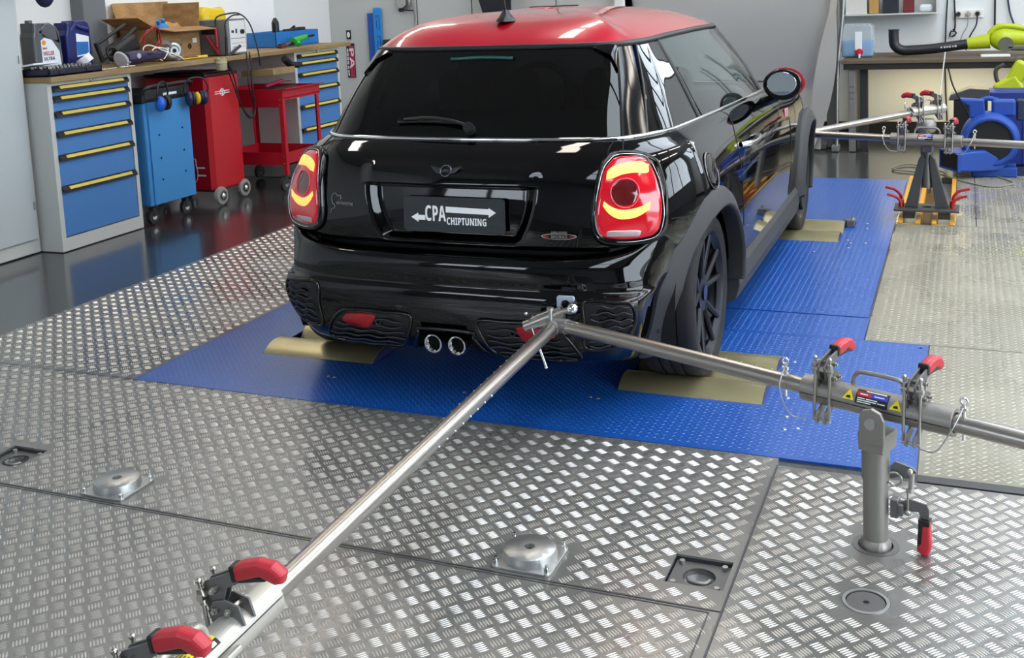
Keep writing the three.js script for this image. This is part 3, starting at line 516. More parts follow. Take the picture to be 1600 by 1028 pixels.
  const low = [[2.42, 1.25], [2.25, 2.15], [1.95, 2.75], [1.6, 2.9], [0.95, 2.88], [0.52, 2.80], [0.58, 1.9], [0.72, 1.1], [1.1, 0.85], [1.9, 0.90]];
  const sideG = [[2.55, 4.05], [3.2, 4.05], [3.75, 3.95], [3.95, 3.4], [3.85, 2.75], [3.5, 2.1], [3.0, 1.85], [2.55, 1.95], [2.52, 3.0]];
  for (const s of [-1, 1]) {
    for (const [name, poly] of [['lower_grille', low], ['side_grille', sideG]]) {
      const g = mesh(name, patch(BUMPER, poly, [[0, 0.0012], [0.7, 0.0012], [0.96, 0.0015], [1, -0.004]], 80, s), M.grille, car);
      mesh('grille_ribs', grilleMesh(poly, s), std(0x24262e, 0.3), g);
      mesh('grille_rim', line(BUMPER, poly, 0.0075, 0.002, s, true, 110), M.blackGloss, g);
    }
    mesh('reflector', patch(BUMPER, [[1.93, 2.35], [1.85, 2.62], [1.65, 2.74], [1.15, 2.70], [1.28, 2.10], [1.6, 2.16]], [[0, 0.012], [0.9, 0.012], [1, 0.0]], 60, s), phy(0x9a0010, 0.25, 0, { bumpMap: rep(T.fine, 8), bumpScale: 0.0008 }), car);
    const c = locate(BUMPER, s * 0.266, 0.312, s, 2.5), q = BUMPER.S(...c); mesh('parking_sensor', torus(0.010, 0.0028, 24).translate(q.x, q.y, q.z + 0.004), M.trimBlack, car);
  }
  { const q = BUMPER.S(2.2, 3.87); const t = mesh('tow_eye_cover', extrude(roundRect(0.062, 0.062, 0.008), 0.012, 0.002, [ring(0.017, 24)]).rotateY(0.07).translate(q.x, q.y, q.z + 0.006), std(0x9ea6b8, 0.5), car); }
  // side seams, handle, filler cap, marker
  const door = [[9.132, 5.51], [9.034, 4.1], [8.993, 2.861], [8.987, 1.3], [9.10, 0.1]];
  mesh('door_seam', merge([1, -1].flatMap(s => [line(BODY, [[9.05, 6.9], ...door], 0.0032, -0.001, s), line(BODY, [[11.35, 6.4], [11.3, 5], [11.28, 3], [11.25, 1], [11.2, 0.1]], 0.0032, -0.001, s), line(BODY, [[5.4, 2.55], [5.9, 2.5], [6.6, 2.42]], 0.0028, -0.0005, s), line(BODY, [[3.95, 6.9], [3.93, 6.2], [3.91, 5.35]], 0.0028, 0, s)])), M.gap, car);
  for (const s of [-1, 1]) {
    const A = BODY.S(s * 9.12, 3.58), B = BODY.S(s * 9.56, 3.52);
    mesh('door_handle', tube([[A.x, A.y, A.z], [A.x + s * 0.026, A.y + 0.002, A.z - 0.03], [(A.x + B.x) / 2 + s * 0.034, (A.y + B.y) / 2, (A.z + B.z) / 2], [B.x + s * 0.026, B.y, B.z + 0.03], [B.x, B.y, B.z]], 0.0125, 40, 10), M.chrome, car);
    const K = BODY.S(s * 11.12, 3.5); mesh('side_marker', box(0.012, 0.045, 0.07, 0.006).translate(K.x + s * 0.004, K.y, K.z), phy(0xd98a90, 0.15, 0, { clearcoat: 1 }), car);
  }
  { const C = BODY.S(8.0, 3.46), n = BODY.N(8.0, 3.46); const f = mesh('fuel_cap', lathe([[0, 0.006], [0.05, 0.007], [0.064, 0.004], [0.066, -0.004]], 40), M.paint, car); f.position.copy(C); f.quaternion.setFromUnitVectors(V3(0, 1, 0), n); const r = mesh('fuel_cap_ring', torus(0.070, 0.004, 48, 10).rotateX(Math.PI / 2), std(0x6a6a6a, 0.1, 1), f); }

  // badges
  const winged = mesh('winged_badge', merge([torus(0.0205, 0.0028, 32, 8), ...[-1, 1].map(s => extrude([[s * 0.022, 0.010], [s * 0.062, 0.018], [s * 0.054, 0.008], [s * 0.046, 0.000], [s * 0.036, -0.008], [s * 0.020, -0.012]], 0.004, 0.0008)), textGeo('MINI', 0.0115, 0.003, 'bold', 0.033).translate(0, 0, 0)]), std(0x6f7074, 0.2, 1), car);
  { const [u, v] = locate(BODY, 0.0, 0.853, 0.01, 4); const p = BODY.S(u, v), n = BODY.N(u, v); winged.position.copy(p).addScaledVector(n, 0.020); winged.rotation.x = -Math.asin(n.y); mesh('badge_disc', cylZ(0.0195, 0.003, 28).translate(0, 0, -0.002), M.blackGloss, winged); }
  const works = mesh('script_badge', merge([textGeo('JOHN COOPER', 0.007, 0.002, 'bold', 0.058).translate(0, 0.0135, 0), tube([[-0.062, 0.001, 0.001], [-0.03, 0.0085, 0.001], [0.03, 0.0085, 0.001], [0.062, 0.001, 0.001], [0.03, -0.0085, 0.001], [-0.03, -0.0085, 0.001]], 0.0018, 60, 6, true), textGeo('WORKS', 0.0115, 0.003, 'bold', 0.058)]), M.satin, car);
  { const u = 1.93, v = 2.25, p = BODY.S(u, v), n = BODY.N(u, v); works.position.copy(p).addScaledVector(n, 0.003); works.rotation.set(-Math.asin(n.y), Math.atan2(n.x, n.z), 0, 'YXZ'); for (const s of [-1, 1]) mesh('badge_red', box(0.016, 0.004, 0.001).translate(s * 0.045, 0, 0.0005), std(0xb01020, 0.4), works); }
  const track = mesh('track_sticker', merge([tube([[-0.045, 0.0, 0], [-0.05, 0.02, 0], [-0.042, 0.035, 0], [-0.03, 0.038, 0], [-0.022, 0.028, 0], [-0.012, 0.032, 0], [-0.006, 0.026, 0], [-0.008, 0.016, 0]], 0.0016, 50, 5), tube([[-0.045, 0.0, 0], [-0.035, -0.008, 0], [-0.038, -0.018, 0], [-0.05, -0.022, 0], [-0.052, -0.032, 0], [-0.058, -0.038, 0]], 0.0016, 40, 5), textGeo('nürburgring', 0.0115, 0.001, 'serif', 0.08).translate(0.012, 0.002, 0)]), std(0x77777a, 0.4), car);
  { const u = -2.1, v = 2.87, p = BODY.S(u, v), n = BODY.N(u, v); track.position.copy(p).addScaledVector(n, 0.0015); track.rotation.set(-Math.asin(n.y), Math.atan2(n.x, n.z), 0, 'YXZ'); }
  // number plate
  const plate = new THREE.Group(); plate.name = 'number_plate'; car.add(plate); plate.position.set(0.016, 0.7, 0.517); plate.rotation.x = -0.03;
  mesh('plate_board', extrude(roundRect(0.402, 0.128, 0.012), 0.008, 0.0015), std(0x262a2d, 0.45), plate);
  const arrow = (pts) => extrude(pts, 0.0012);
  mesh('plate_lettering', merge([textGeo('CPA', 0.056, 0.0012, 'bold', 0.082).translate(-0.070, 0.004, -0.0006), textGeo('CHIPTUNING', 0.026, 0.0012, 'bold', 0.155).translate(0.052, -0.022, -0.0006),
    arrow([[-0.028, 0.009], [0.140, 0.006], [0.140, -0.004], [0.168, 0.014], [0.140, 0.031], [0.140, 0.026], [-0.028, 0.030]]), arrow([[-0.112, -0.004], [-0.112, -0.022], [-0.140, -0.022], [-0.140, -0.030], [-0.168, -0.012], [-0.140, 0.004], [-0.140, -0.004]])]).translate(0, 0, 0.0048), std(0xf4f4f4, 0.5), plate);
  mesh('plate_lamp_ledge', boxAt(-0.28, 0.28, 0.796, 0.806, 0.48, 0.515, 0.003), M.blackGloss, car);

  // mirrors
  for (const s of [1, -1]) {
    const m = new THREE.Group(); m.name = 'door_mirror'; car.add(m); m.position.set(s * 0.902, 0.985, -1.3); m.rotation.y = s * 0.12;
    const shell = new THREE.SphereGeometry(1, 36, 24); { const p = shell.attributes.position; for (let i = 0; i < p.count; i++) { const z = p.getZ(i); p.setXYZ(i, p.getX(i) * 0.092, p.getY(i) * 0.076, Math.min(z, 0.28) * 0.085); } shell.computeVertexNormals(); }
    mesh('mirror_housing', shell, M.blackGloss, m);
    const cap = new THREE.SphereGeometry(1, 36, 24, 0, Math.PI * 2); { const p = cap.attributes.position; for (let i = 0; i < p.count; i++) { const z = p.getZ(i); p.setXYZ(i, p.getX(i) * 0.0955 + s * 0.008, p.getY(i) * 0.075 + 0.005, Math.min(z, -0.02) * 0.094 - 0.004); } cap.computeVertexNormals(); }
    mesh('mirror_cap', cap, M.red, m);
    mesh('mirror_glass', extrude(Array.from({ length: 36 }, (_, i) => [0.068 * Math.cos(i / 18 * Math.PI), 0.056 * Math.sin(i / 18 * Math.PI) + 0.006]), 0.004, 0.001).translate(-s * 0.004, 0, 0.0265), std(0xe8eef0, 0.02, 1), m);
    mesh('mirror_stalk', tube([[-s * 0.03, -0.06, -0.01], [-s * 0.09, -0.085, -0.02], [-s * 0.15, -0.09, -0.03]], 0.024, 16, 10), M.blackGloss, m);
  }
  // cabin
  const seat = (x, z, w) => merge([box(w, 0.16, 0.5, 0.05).translate(x, 0.52, z - 0.2), box(w, 0.6, 0.14, 0.06).rotateX(0.25).translate(x, 0.83, z + 0.1), box(0.26, 0.17, 0.1, 0.045).translate(x, 1.13, z + 0.19)]);
  mesh('front_seat', seat(-0.36, -0.85, 0.5), M.seat, car); mesh('front_seat', seat(0.36, -0.85, 0.5), M.seat, car);
  mesh('rear_bench', merge([box(1.1, 0.16, 0.45, 0.05).translate(0, 0.55, -0.25), box(1.1, 0.5, 0.14, 0.05).rotateX(0.3).translate(0, 0.78, 0.05)]), M.seat, car);
  mesh('dashboard', merge([box(1.3, 0.25, 0.4, 0.08).translate(0, 0.82, -1.6), boxAt(-0.66, 0.66, 0.42, 0.5, -1.9, 0.3), box(1.1, 0.02, 0.3).translate(0, 0.92, 0.15)]), M.seat, car);
  mesh('steering_wheel', torus(0.18, 0.017, 40, 10).rotateX(-0.4).translate(-0.36, 0.93, -1.3), M.blackPlastic, car);
  mesh('inside_mirror', box(0.22, 0.06, 0.03, 0.02).translate(0, 1.2, -1.25), M.blackPlastic, car);
  mesh('headrest_cover', box(0.27, 0.13, 0.11, 0.045).translate(0.36, 1.165, -0.655), std(0x1b2fa8, 0.8), car);

  // wheels
  const tyre = lathe([[0.232, -0.098], [0.262, -0.106], [0.29, -0.106], [0.303, -0.096], [0.3095, -0.078], [0.31, -0.045], [0.304, -0.043], [0.304, -0.036], [0.31, -0.034], [0.31, -0.004], [0.304, -0.002], [0.304, 0.005], [0.31, 0.007], [0.31, 0.036], [0.304, 0.038], [0.304, 0.045], [0.31, 0.047], [0.3095, 0.078], [0.303, 0.096], [0.29, 0.106], [0.262, 0.106], [0.240, 0.100], [0.232, 0.092]], 96).rotateZ(-Math.PI / 2);
  const barrel = lathe([[0.205, -0.09], [0.215, 0.03], [0.222, 0.075], [0.236, 0.094], [0.240, 0.099], [0.234, 0.101], [0.228, 0.094], [0.21, 0.08]], 72).rotateZ(-Math.PI / 2);
  const spokes = []; for (let k = 0; k < 5; k++) for (const d of [-0.13, 0.13]) { const a = k / 5 * 2 * Math.PI, b = a + d * 0.9, c = a + d * 2.0; spokes.push(rod([0.062, 0.055 * Math.cos(b), 0.055 * Math.sin(b)], [0.086, 0.222 * Math.cos(c), 0.222 * Math.sin(c)], 0.015, 8, 0.012)); }
  const hub = merge([cylX(0.07, 0.05, 28).translate(0.05, 0, 0), ...spokes]);
  for (const zc of AXLES) for (const s of [-1, 1]) {
    const w = new THREE.Group(); w.name = 'wheel'; car.add(w); w.position.set(s * 0.722, WY, zc); w.scale.x = s;
    if (s < 0) { w.scale.x = 1; w.rotation.y = Math.PI; }
    mesh('tyre', tyre, M.rubber, w); mesh('rim', merge([barrel.clone(), hub.clone()]), M.rim, w);
    mesh('brake_disc', cylX(0.15, 0.02, 40).translate(0.0, 0, 0), M.darkSteel, w); mesh('hub_cap', cylX(0.03, 0.01, 24).translate(0.078, 0, 0), M.blackGloss, w);
  }
}
// ---------------------------------------------------------------- left side: bench, cabinets, carts and what lies on them
M.cabGrey = std(0xc6c7c3, 0.5);
M.drawerBlue = std(0x4a7fbe, 0.45);
M.cartBlue = std(0x3d88c6, 0.42);
M.cartRed = phy(0xb90a1c, 0.35, 0, { clearcoat: 0.4, clearcoatRoughness: 0.2 });
M.yellowStrip = std(0xd9c05a, 0.55);
M.wood = std(0xffffff, 0.6, 0, { map: noiseTex(256, [[6, 1], [20, 0.7], [60, 0.5]], [118, 96, 62], [165, 140, 96], true, [0.2, 1]) });
M.card = std(0xffffff, 0.85, 0, { map: noiseTex(128, [[5, 1], [40, 0.6]], [142, 108, 66], [172, 134, 88], true) });
M.purple = std(0x2b2547, 0.45);
{
  // tall locker at the left edge
  const lk = thing('locker', 'tall pale grey steel locker at the left edge of the picture', 'locker', [-3.87, 0, -0.55]);
  mesh('body', boxAt(-0.27, 0.26, 0, 2.0, -0.47, 0.6, 0.006), M.cabGrey, lk);
  const dr = mesh('door', boxAt(0.262, 0.28, 0.09, 1.95, -0.44, 0.55, 0.004), std(0xb9c0c2, 0.45), lk);
  for (const y of [0.3, 1.2]) mesh('hinge', cyl(0.006, 0.05, 10).translate(0.285, y, -0.43), M.zinc, dr);
  const cap = tag(mesh('work_cap', merge([new THREE.SphereGeometry(0.1, 28, 16, 0, Math.PI * 2, 0, Math.PI * 0.55).rotateX(Math.PI).scale(0.6, 1.1, 0.8), rod([0, 0.02, 0.05], [0, 0.0, 0.62], 0.014)]), std(0x141b3f, 0.85)), 'dark blue cloth cap hanging above the grey oil jug', 'cap'); cap.position.set(-3.50, 1.60, -1.14); cap.scale.setScalar(0.85);
  const hk = tag(mesh('coat_hook', merge([rod([-3.61, 1.53, -0.75], [-3.55, 1.53, -0.75], 0.006), rod([-3.55, 1.53, -0.75], [-3.55, 1.56, -0.75], 0.006)]), M.darkSteel), 'small steel hook on the locker door holding the cap strap', 'hook');

  // drawer cabinets
  const tops = [1.028, 0.963, 0.868, 0.743, 0.598, 0.403], handleY = [1.010, 0.945, 0.85, 0.725, 0.58, 0.385];
  const cabinet = (z0, w, label) => {
    const c = thing('drawer_cabinet', label, 'cabinet', [-3.44, 0, z0], 0, 'drawer cabinets under the bench');
    mesh('carcass', merge([boxAt(-0.66, 0, 0, 1.05, -0.035, 0), boxAt(-0.66, 0, 0, 1.05, -w, -w + 0.03), boxAt(-0.655, -0.0005, 1.03, 1.0495, -w + 0.03, -0.035), boxAt(-0.655, -0.0005, 0.0005, 0.082, -w + 0.03, -0.035), boxAt(-0.655, -0.033, 0.082, 1.03, -w + 0.03, -0.035)]), M.cabGrey, c);
    tops.forEach((t, i) => {
      const b = (tops[i + 1] ?? 0.088) + (i < 5 ? 0.003 : 0);
      const d = mesh('drawer', boxAt(-0.03, -0.004, b, t - 0.003, -w + 0.034, -0.039, 0.003), M.drawerBlue, c);
      mesh('handle', extrude([[0, 0.019], [0.012, 0.019], [0.026, 0.002], [0.028, -0.016], [0.018, -0.012], [0.004, 0.0], [0, 0.0]], w - 0.074, 0.001).translate(-0.005, handleY[i], -w / 2), M.blackPlastic, d);
      mesh('label_strip', box(0.003, 0.021, w - 0.17, 0.001).rotateZ(0.62).translate(0.0185, handleY[i] + 0.0075, -w / 2), M.yellowStrip, d);
    });
    mesh('lock', cylX(0.011, 0.012, 20).translate(0.004, 1.040, -w / 2), M.chrome, c);
    return c;
  };
  cabinet(-1.03, 0.72, 'blue six drawer cabinet with yellow label strips, nearest on the left');
  cabinet(-3.68, 0.69, 'blue six drawer cabinet with yellow label strips, behind the red trolley');
  const wt = thing('worktop', 'long wooden workbench top over the drawer cabinets', 'worktop');
  mesh('board', planarUV(boxAt(-4.12, -3.395, 1.052, 1.085, -4.52, -1.022, 0.004), 2, 0, 0.6), M.wood, wt);

  // oil jugs: outline extruded, wide face to the room
  const B = 1.0855;
  const jug = (name, label, mat, z, outline, hole, thick, x = -3.76) => {
    const t = thing(name, label, 'oil jug', [x, B, z]);
    mesh('body', extrude(outline, thick, 0.014, hole ? [hole] : [], 3).rotateY(Math.PI / 2), mat, t);
    return t;
  };
  const o1 = [[-0.115, 0], [0.115, 0], [0.118, 0.1], [0.112, 0.19], [0.105, 0.26], [0.08, 0.30], [0.03, 0.325], [-0.02, 0.322], [-0.045, 0.30], [-0.062, 0.285], [-0.066, 0.325], [-0.106, 0.327], [-0.108, 0.27], [-0.118, 0.24]];
  const j1 = jug('oil_jug', 'grey plastic oil jug with a white HELIX ULTRA label', phy(0x5b5e63, 0.32, 0.35), -1.33, o1, [[-0.03, 0.305], [0.06, 0.283], [0.068, 0.225], [-0.035, 0.245]].reverse(), 0.12);
  mesh('neck', cyl(0.022, 0.05, 20).rotateX(0).translate(0, 0.32, 0.086), std(0x55585c, 0.4), j1);
  const paper = (t, pts, mat, x, dz = 0) => mesh('label', extrude(pts, 0.002).rotateY(Math.PI / 2).translate(x, 0, dz), mat, t);
  paper(j1, [[-0.06, 0.03], [0.095, 0.03], [0.085, 0.14], [0.03, 0.215], [-0.03, 0.232], [-0.06, 0.215]], std(0xdfe3e8, 0.4), 0.0605);
  const txt = (t, s, size, w, y, a, mat, x, f = 'bold') => mesh('lettering', textGeo(s, size, 0.0012, f, w).rotateY(Math.PI / 2).translate(x, y, -a), mat, t);
  txt(j1, 'Shell', 0.014, 0.034, 0.165, -0.035, std(0x9a1626, 0.5), 0.0618); txt(j1, 'HELIX', 0.025, 0.088, 0.132, -0.004, std(0xa81628, 0.5), 0.0618); txt(j1, 'ULTRA', 0.022, 0.088, 0.098, -0.002, std(0x1d2a55, 0.5), 0.0618); txt(j1, '5W-30', 0.016, 0.05, 0.058, -0.012, std(0xffffff, 0.5), 0.0618);
  mesh('emblem', cylX(0.016, 0.002, 20).translate(0.062, 0.2, 0.038), std(0xe0912a, 0.5), j1);
  const o2 = [[-0.115, 0], [0.105, 0], [0.108, 0.14], [0.104, 0.27], [0.09, 0.315], [0.06, 0.33], [-0.03, 0.328], [-0.05, 0.30], [-0.066, 0.28], [-0.072, 0.318], [-0.10, 0.318], [-0.104, 0.27], [-0.118, 0.235]];
  const j2 = jug('oil_jug', 'dark blue plastic oil jug with a white and blue label', phy(0x121d62, 0.3, 0), -1.60, o2, null, 0.12);
  mesh('grip', tube([[0.05, 0.30, 0.02], [0.075, 0.28, -0.01], [0.075, 0.27, -0.05], [0.06, 0.255, -0.08]], 0.012, 24), phy(0x16226e, 0.3, 0), j2);
  paper(j2, [[-0.035, 0.09], [0.075, 0.10], [0.08, 0.22], [-0.03, 0.245]], std(0xe9eef2, 0.4), 0.0605); mesh('label', extrude([[-0.033, 0.10], [0.068, 0.108], [0.073, 0.185], [-0.032, 0.19]], 0.002).rotateY(Math.PI / 2).translate(0.0615, 0, 0), std(0x1767b4, 0.4), j2);

  // socket case, lying open
  const sc = thing('socket_case', 'open dark blue socket set case on the near end of the bench', 'tool case', [-3.59, B, -1.24]);
  mesh('tray', merge([boxAt(-0.1, 0.17, 0, 0.012, -0.24, 0.2), boxAt(0.155, 0.17, 0, 0.045, -0.24, 0.2, 0.004), boxAt(-0.1, -0.085, 0, 0.045, -0.24, 0.2, 0.004), boxAt(-0.1, 0.17, 0, 0.045, 0.185, 0.2, 0.004), boxAt(-0.1, 0.17, 0, 0.045, -0.24, -0.225, 0.004), boxAt(-0.085, 0.155, 0.012, 0.030, -0.225, 0.185)]), std(0x10142a, 0.5), sc);
  for (const z of [-0.12, 0.1]) mesh('latch', box(0.008, 0.02, 0.04, 0.002).translate(0.173, 0.028, z), std(0x1a1f38, 0.4), sc);
  let k = 0; for (const x of [0.12, 0.05, -0.02]) for (let z = -0.19; z < 0.16; z += 0.03) { const s = tag(mesh('socket_bit', cyl(0.008 + 0.002 * (k % 3), 0.03, 12).translate(-3.59 + x, B + 0.045, -1.24 + z), M.chrome), 'small chrome socket standing in the open dark tool case', 'socket', 'sockets in the open case'); k++; }
  tag(mesh('paper_sheet', box(0.16, 0.012, 0.2, 0.004).rotateZ(0.12).translate(-3.60, B + 0.072, -1.12), std(0xe4e4f0, 0.7)), 'folded white paper lying on the socket case', 'paper');
  tag(mesh('tape_roll', lathe([[0.028, 0], [0.048, 0], [0.05, 0.004], [0.05, 0.05], [0.028, 0.05], [0.028, 0]], 32).rotateZ(0.6).rotateY(0.7).translate(-3.60, B + 0.05, -1.545), std(0xe2e2ea, 0.5)), 'white tape roll leaning by the blue oil jug', 'tape roll');
  // polisher
  const po = thing('polisher', 'dark purple electric polisher lying on the bench edge', 'power tool', [-3.52, B + 0.06, -1.98]);
  mesh('body', merge([lathe([[0, -0.2], [0.026, -0.2], [0.03, -0.15], [0.034, -0.05], [0.04, 0.02], [0.046, 0.08], [0.044, 0.14], [0.03, 0.16], [0, 0.16]], 28).rotateX(Math.PI / 2), rod([0, 0.0, 0.12], [0.0, -0.015, 0.20], 0.03, 18, 0.022)]), M.purple, po);
  mesh('badge', cylX(0.018, 0.004, 20).translate(0.045, 0.01, 0.09), std(0xc9c9d6, 0.3, 0.6), po);
  mesh('switch', box(0.012, 0.014, 0.05, 0.004).translate(0.038, 0.018, -0.03), M.blackPlastic, po);
  mesh('backing_pad', lathe([[0, 0], [0.055, 0], [0.062, 0.012], [0.02, 0.03], [0, 0.03]], 28).rotateX(-1.2).translate(0, -0.012, 0.22), std(0xb9b9bd, 0.6), po);
  const sp = thing('spark_plug_tool', 'small chrome T handle tool in front of the polisher', 'hand tool', [-3.43, B + 0.01, -1.72]);
  mesh('shaft', rod([0, 0, -0.07], [0, 0, 0.07], 0.006), M.chrome, sp); mesh('cross_bar', rod([-0.03, 0.004, 0.0], [0.03, 0.03, 0.0], 0.006), M.chrome, sp);
  tag(mesh('silver_lever', merge([rod([-3.44, B + 0.006, -1.48], [-3.45, B + 0.008, -1.64], 0.006), box(0.03, 0.012, 0.05, 0.004).translate(-3.445, B + 0.008, -1.5)]), M.chrome), 'small steel lever on the bench edge beside the tool case', 'hand tool');
  // heap of black brackets
  const hb = thing('plastic_bracket', 'black plastic bracket with a lamp socket leaning behind the polisher', 'car part', [-3.72, B, -2.03]);
  mesh('frame', merge([rod([0, 0.05, 0.22], [0.02, 0.25, -0.1], 0.016), rod([0, 0.16, 0.26], [0.0, 0.28, -0.02], 0.012), rod([0, 0.04, 0.22], [0, 0.17, 0.27], 0.016), box(0.12, 0.12, 0.24, 0.03).rotateX(0.4).translate(0, 0.12, 0.02), box(0.1, 0.1, 0.2, 0.03).translate(0.02, 0.055, -0.05), torus(0.035, 0.008, 20).rotateY(1.2).translate(0.05, 0.1, 0.18)]), std(0x14141a, 0.5), hb);
  // cables
  const loop = (c, r, n, jit, tilt) => Array.from({ length: n }, (_, i) => { const a = i / n * Math.PI * 4; return [c[0] + tilt * Math.sin(a * 1.1) * r, c[1] + r * (0.85 + jit * Math.sin(i * 2.3)) * Math.sin(a), c[2] + r * (1 + jit * Math.cos(i * 1.7)) * Math.cos(a)]; });
  tag(mesh('red_cable', tube(loop([-3.60, 1.245, -2.17], 0.105, 26, 0.12, 0.3), 0.005, 160, 6), std(0xb02531, 0.5)), 'coiled red cable on top of the black bracket', 'cable');
  tag(mesh('white_cable', tube([[-3.55, 1.11, -2.08], [-3.55, 1.19, -2.02], [-3.56, 1.215, -2.10], [-3.54, 1.16, -2.24], [-3.53, 1.12, -2.36], [-3.52, 1.095, -2.40]], 0.005, 60, 6), std(0xd9d7d2, 0.5)), 'thin white cable bent over the polisher', 'cable');
  tag(mesh('white_cable', tube([[-3.53, 1.10, -2.18], [-3.54, 1.16, -2.10], [-3.55, 1.195, -2.15], [-3.54, 1.17, -2.26], [-3.53, 1.11, -2.2]], 0.005, 60, 6), std(0xd9d7d2, 0.5)), 'white cable loop lying against the polisher end', 'cable');
  // turbo
  const tb = thing('turbocharger', 'bare silver turbocharger in front of the cardboard box', 'car part', [-3.58, B + 0.075, -2.36]);
  mesh('compressor', merge([torus(0.045, 0.024, 32, 14).rotateY(1.1), lathe([[0.016, -0.03], [0.03, -0.03], [0.032, 0.03], [0.016, 0.03]], 24).rotateZ(Math.PI / 2).rotateY(-0.5), rod([0, 0.04, 0.03], [0.0, 0.065, 0.08], 0.02)]), std(0xb4b4b6, 0.35, 0.85), tb);
  mesh('flange', merge([box(0.06, 0.055, 0.05, 0.006).translate(0.0, -0.048, -0.03), box(0.09, 0.014, 0.07, 0.004).translate(0, -0.068, -0.03)]), std(0x9d9d9d, 0.4, 0.8), tb);
  tag(mesh('screwdriver', merge([rod([-3.50, B + 0.014, -2.52], [-3.49, B + 0.014, -2.62], 0.012), rod([-3.50, B + 0.012, -2.52], [-3.52, B + 0.01, -2.40], 0.004)]), std(0xd8b832, 0.4)), 'yellow handled screwdriver on the bench by the silver turbocharger', 'screwdriver');
  // cardboard box with open flaps
  const cb = thing('cardboard_box', 'open brown cardboard box with raised flaps on the bench', 'box', [-3.84, B, -2.55]);
  const th = 0.006, w2 = 0.17, l2 = 0.235, h = 0.235;
  mesh('side_panel', boxAt(-w2, w2, 0, h, l2 - th, l2), M.card, cb); mesh('side_panel', boxAt(-w2, w2, 0, h, -l2, -l2 + th), M.card, cb); mesh('side_panel', boxAt(w2 - th, w2, 0, h, -l2, l2), M.card, cb); mesh('side_panel', boxAt(-w2, -w2 + th, 0, h, -l2, l2), M.card, cb); mesh('bottom_panel', boxAt(-w2, w2, 0, th, -l2, l2), M.card, cb);
  const flap = (wx, wz) => box(wx, th, wz);
  mesh('flap', flap(2 * w2, 0.2).translate(0, 0, 0.1).rotateX(-0.45).translate(0, h, l2), M.card, cb); mesh('flap', flap(2 * w2, 0.18).translate(0, 0, -0.09).rotateX(1.45).translate(0, h, -l2), M.card, cb); mesh('flap', flap(0.2, 2 * l2).translate(-0.1, 0, 0).rotateZ(-1.25).translate(-w2, h, 0), M.card, cb); mesh('flap', flap(0.16, 2 * l2).translate(0.08, 0, 0).rotateZ(-0.15).translate(w2, h, 0), M.card, cb);
  for (const a of [-0.11, 0, 0.11]) mesh('print_mark', (a ? cylX(0.022, 0.001, 20) : box(0.001, 0.04, 0.035)).translate(w2 + 0.0008, 0.09, a), std(0x3a2a18, 0.8), cb);
  mesh('print_mark', box(0.001, 0.035, 0.05).translate(w2 + 0.001, 0.13, -0.17), std(0xe6e2da, 0.7), cb);
  tag(mesh('rubber_glove', merge([new THREE.SphereGeometry(0.05, 18, 12).scale(1, 0.8, 1.2), rod([0, 0.02, 0.02], [0.02, 0.06, 0.06], 0.014), rod([0, 0.02, -0.02], [0.02, 0.065, 0.0], 0.014)]).translate(-3.80, B + 0.235, -2.52), std(0x2d84c8, 0.6)), 'crumpled blue rubber glove in the cardboard box', 'glove');
  tag(mesh('packing_paper', (() => { const g = new THREE.IcosahedronGeometry(0.095, 3); const p = g.attributes.position; for (let i = 0; i < p.count; i++) { const a = 1 + 0.22 * Math.sin(p.getX(i) * 60) * Math.cos(p.getZ(i) * 55 + p.getY(i) * 40); p.setXYZ(i, p.getX(i) * a, p.getY(i) * a * 0.7, p.getZ(i) * a * 1.3); } g.computeVertexNormals(); return g; })().translate(-3.86, B + 0.205, -2.66), std(0xb08a5c, 0.9)), 'crumpled brown packing paper filling the cardboard box', 'paper');
  tag(mesh('cardboard_sheet', boxAt(-4.10, -4.085, B, B + 0.43, -2.95, -2.36), M.card), 'flat cardboard sheet standing against the wall behind the box', 'cardboard');
  // battery charger
  const ch = thing('battery_charger', 'grey metal battery charger with red and black clamps', 'charger', [-3.62, B, -2.955]);
  mesh('case', boxAt(-0.20, 0.165, 0.006, 0.275, -0.115, 0.12, 0.006), std(0x77787a, 0.5), ch);
  mesh('front_panel', boxAt(0.165, 0.169, 0.02, 0.262, -0.10, 0.09), std(0xe2e3e3, 0.5), ch);
  mesh('panel_print', merge([boxAt(0.169, 0.1705, 0.125, 0.129, -0.095, 0.085), boxAt(0.169, 0.1705, 0.17, 0.19, 0.04, 0.07), boxAt(0.169, 0.1705, 0.165, 0.2, 0.0, 0.02), boxAt(0.169, 0.1705, 0.06, 0.062, -0.08, 0.07), boxAt(0.169, 0.1705, 0.09, 0.092, -0.08, 0.07)]), std(0x2a2a2c, 0.5), ch);
  mesh('knob', cylX(0.018, 0.016, 20).translate(0.177, 0.175, -0.055), M.blackPlastic, ch);
  mesh('grip_slot', boxAt(-0.07, 0.06, 0.165, 0.225, 0.119, 0.1225), M.blackPlastic, ch);
  const clamp = (x, a, mat, name) => { const c = mesh(name, merge([rod([x, 0.22, 0.135], [x + 0.005, 0.07, 0.14], 0.011), rod([x - 0.095, 0.155, 0.14], [x + 0.02, 0.02, 0.142], 0.010)]), mat, ch); return c; };
  clamp(0.075, 0, std(0xb2142c, 0.4), 'red_clamp');
  mesh('black_clamp', merge([rod([0.17, 0.15, 0.14], [0.165, 0.0, 0.145], 0.011), rod([0.205, 0.07, 0.02], [0.165, -0.01, 0.14], 0.011)]), M.blackPlastic, ch);
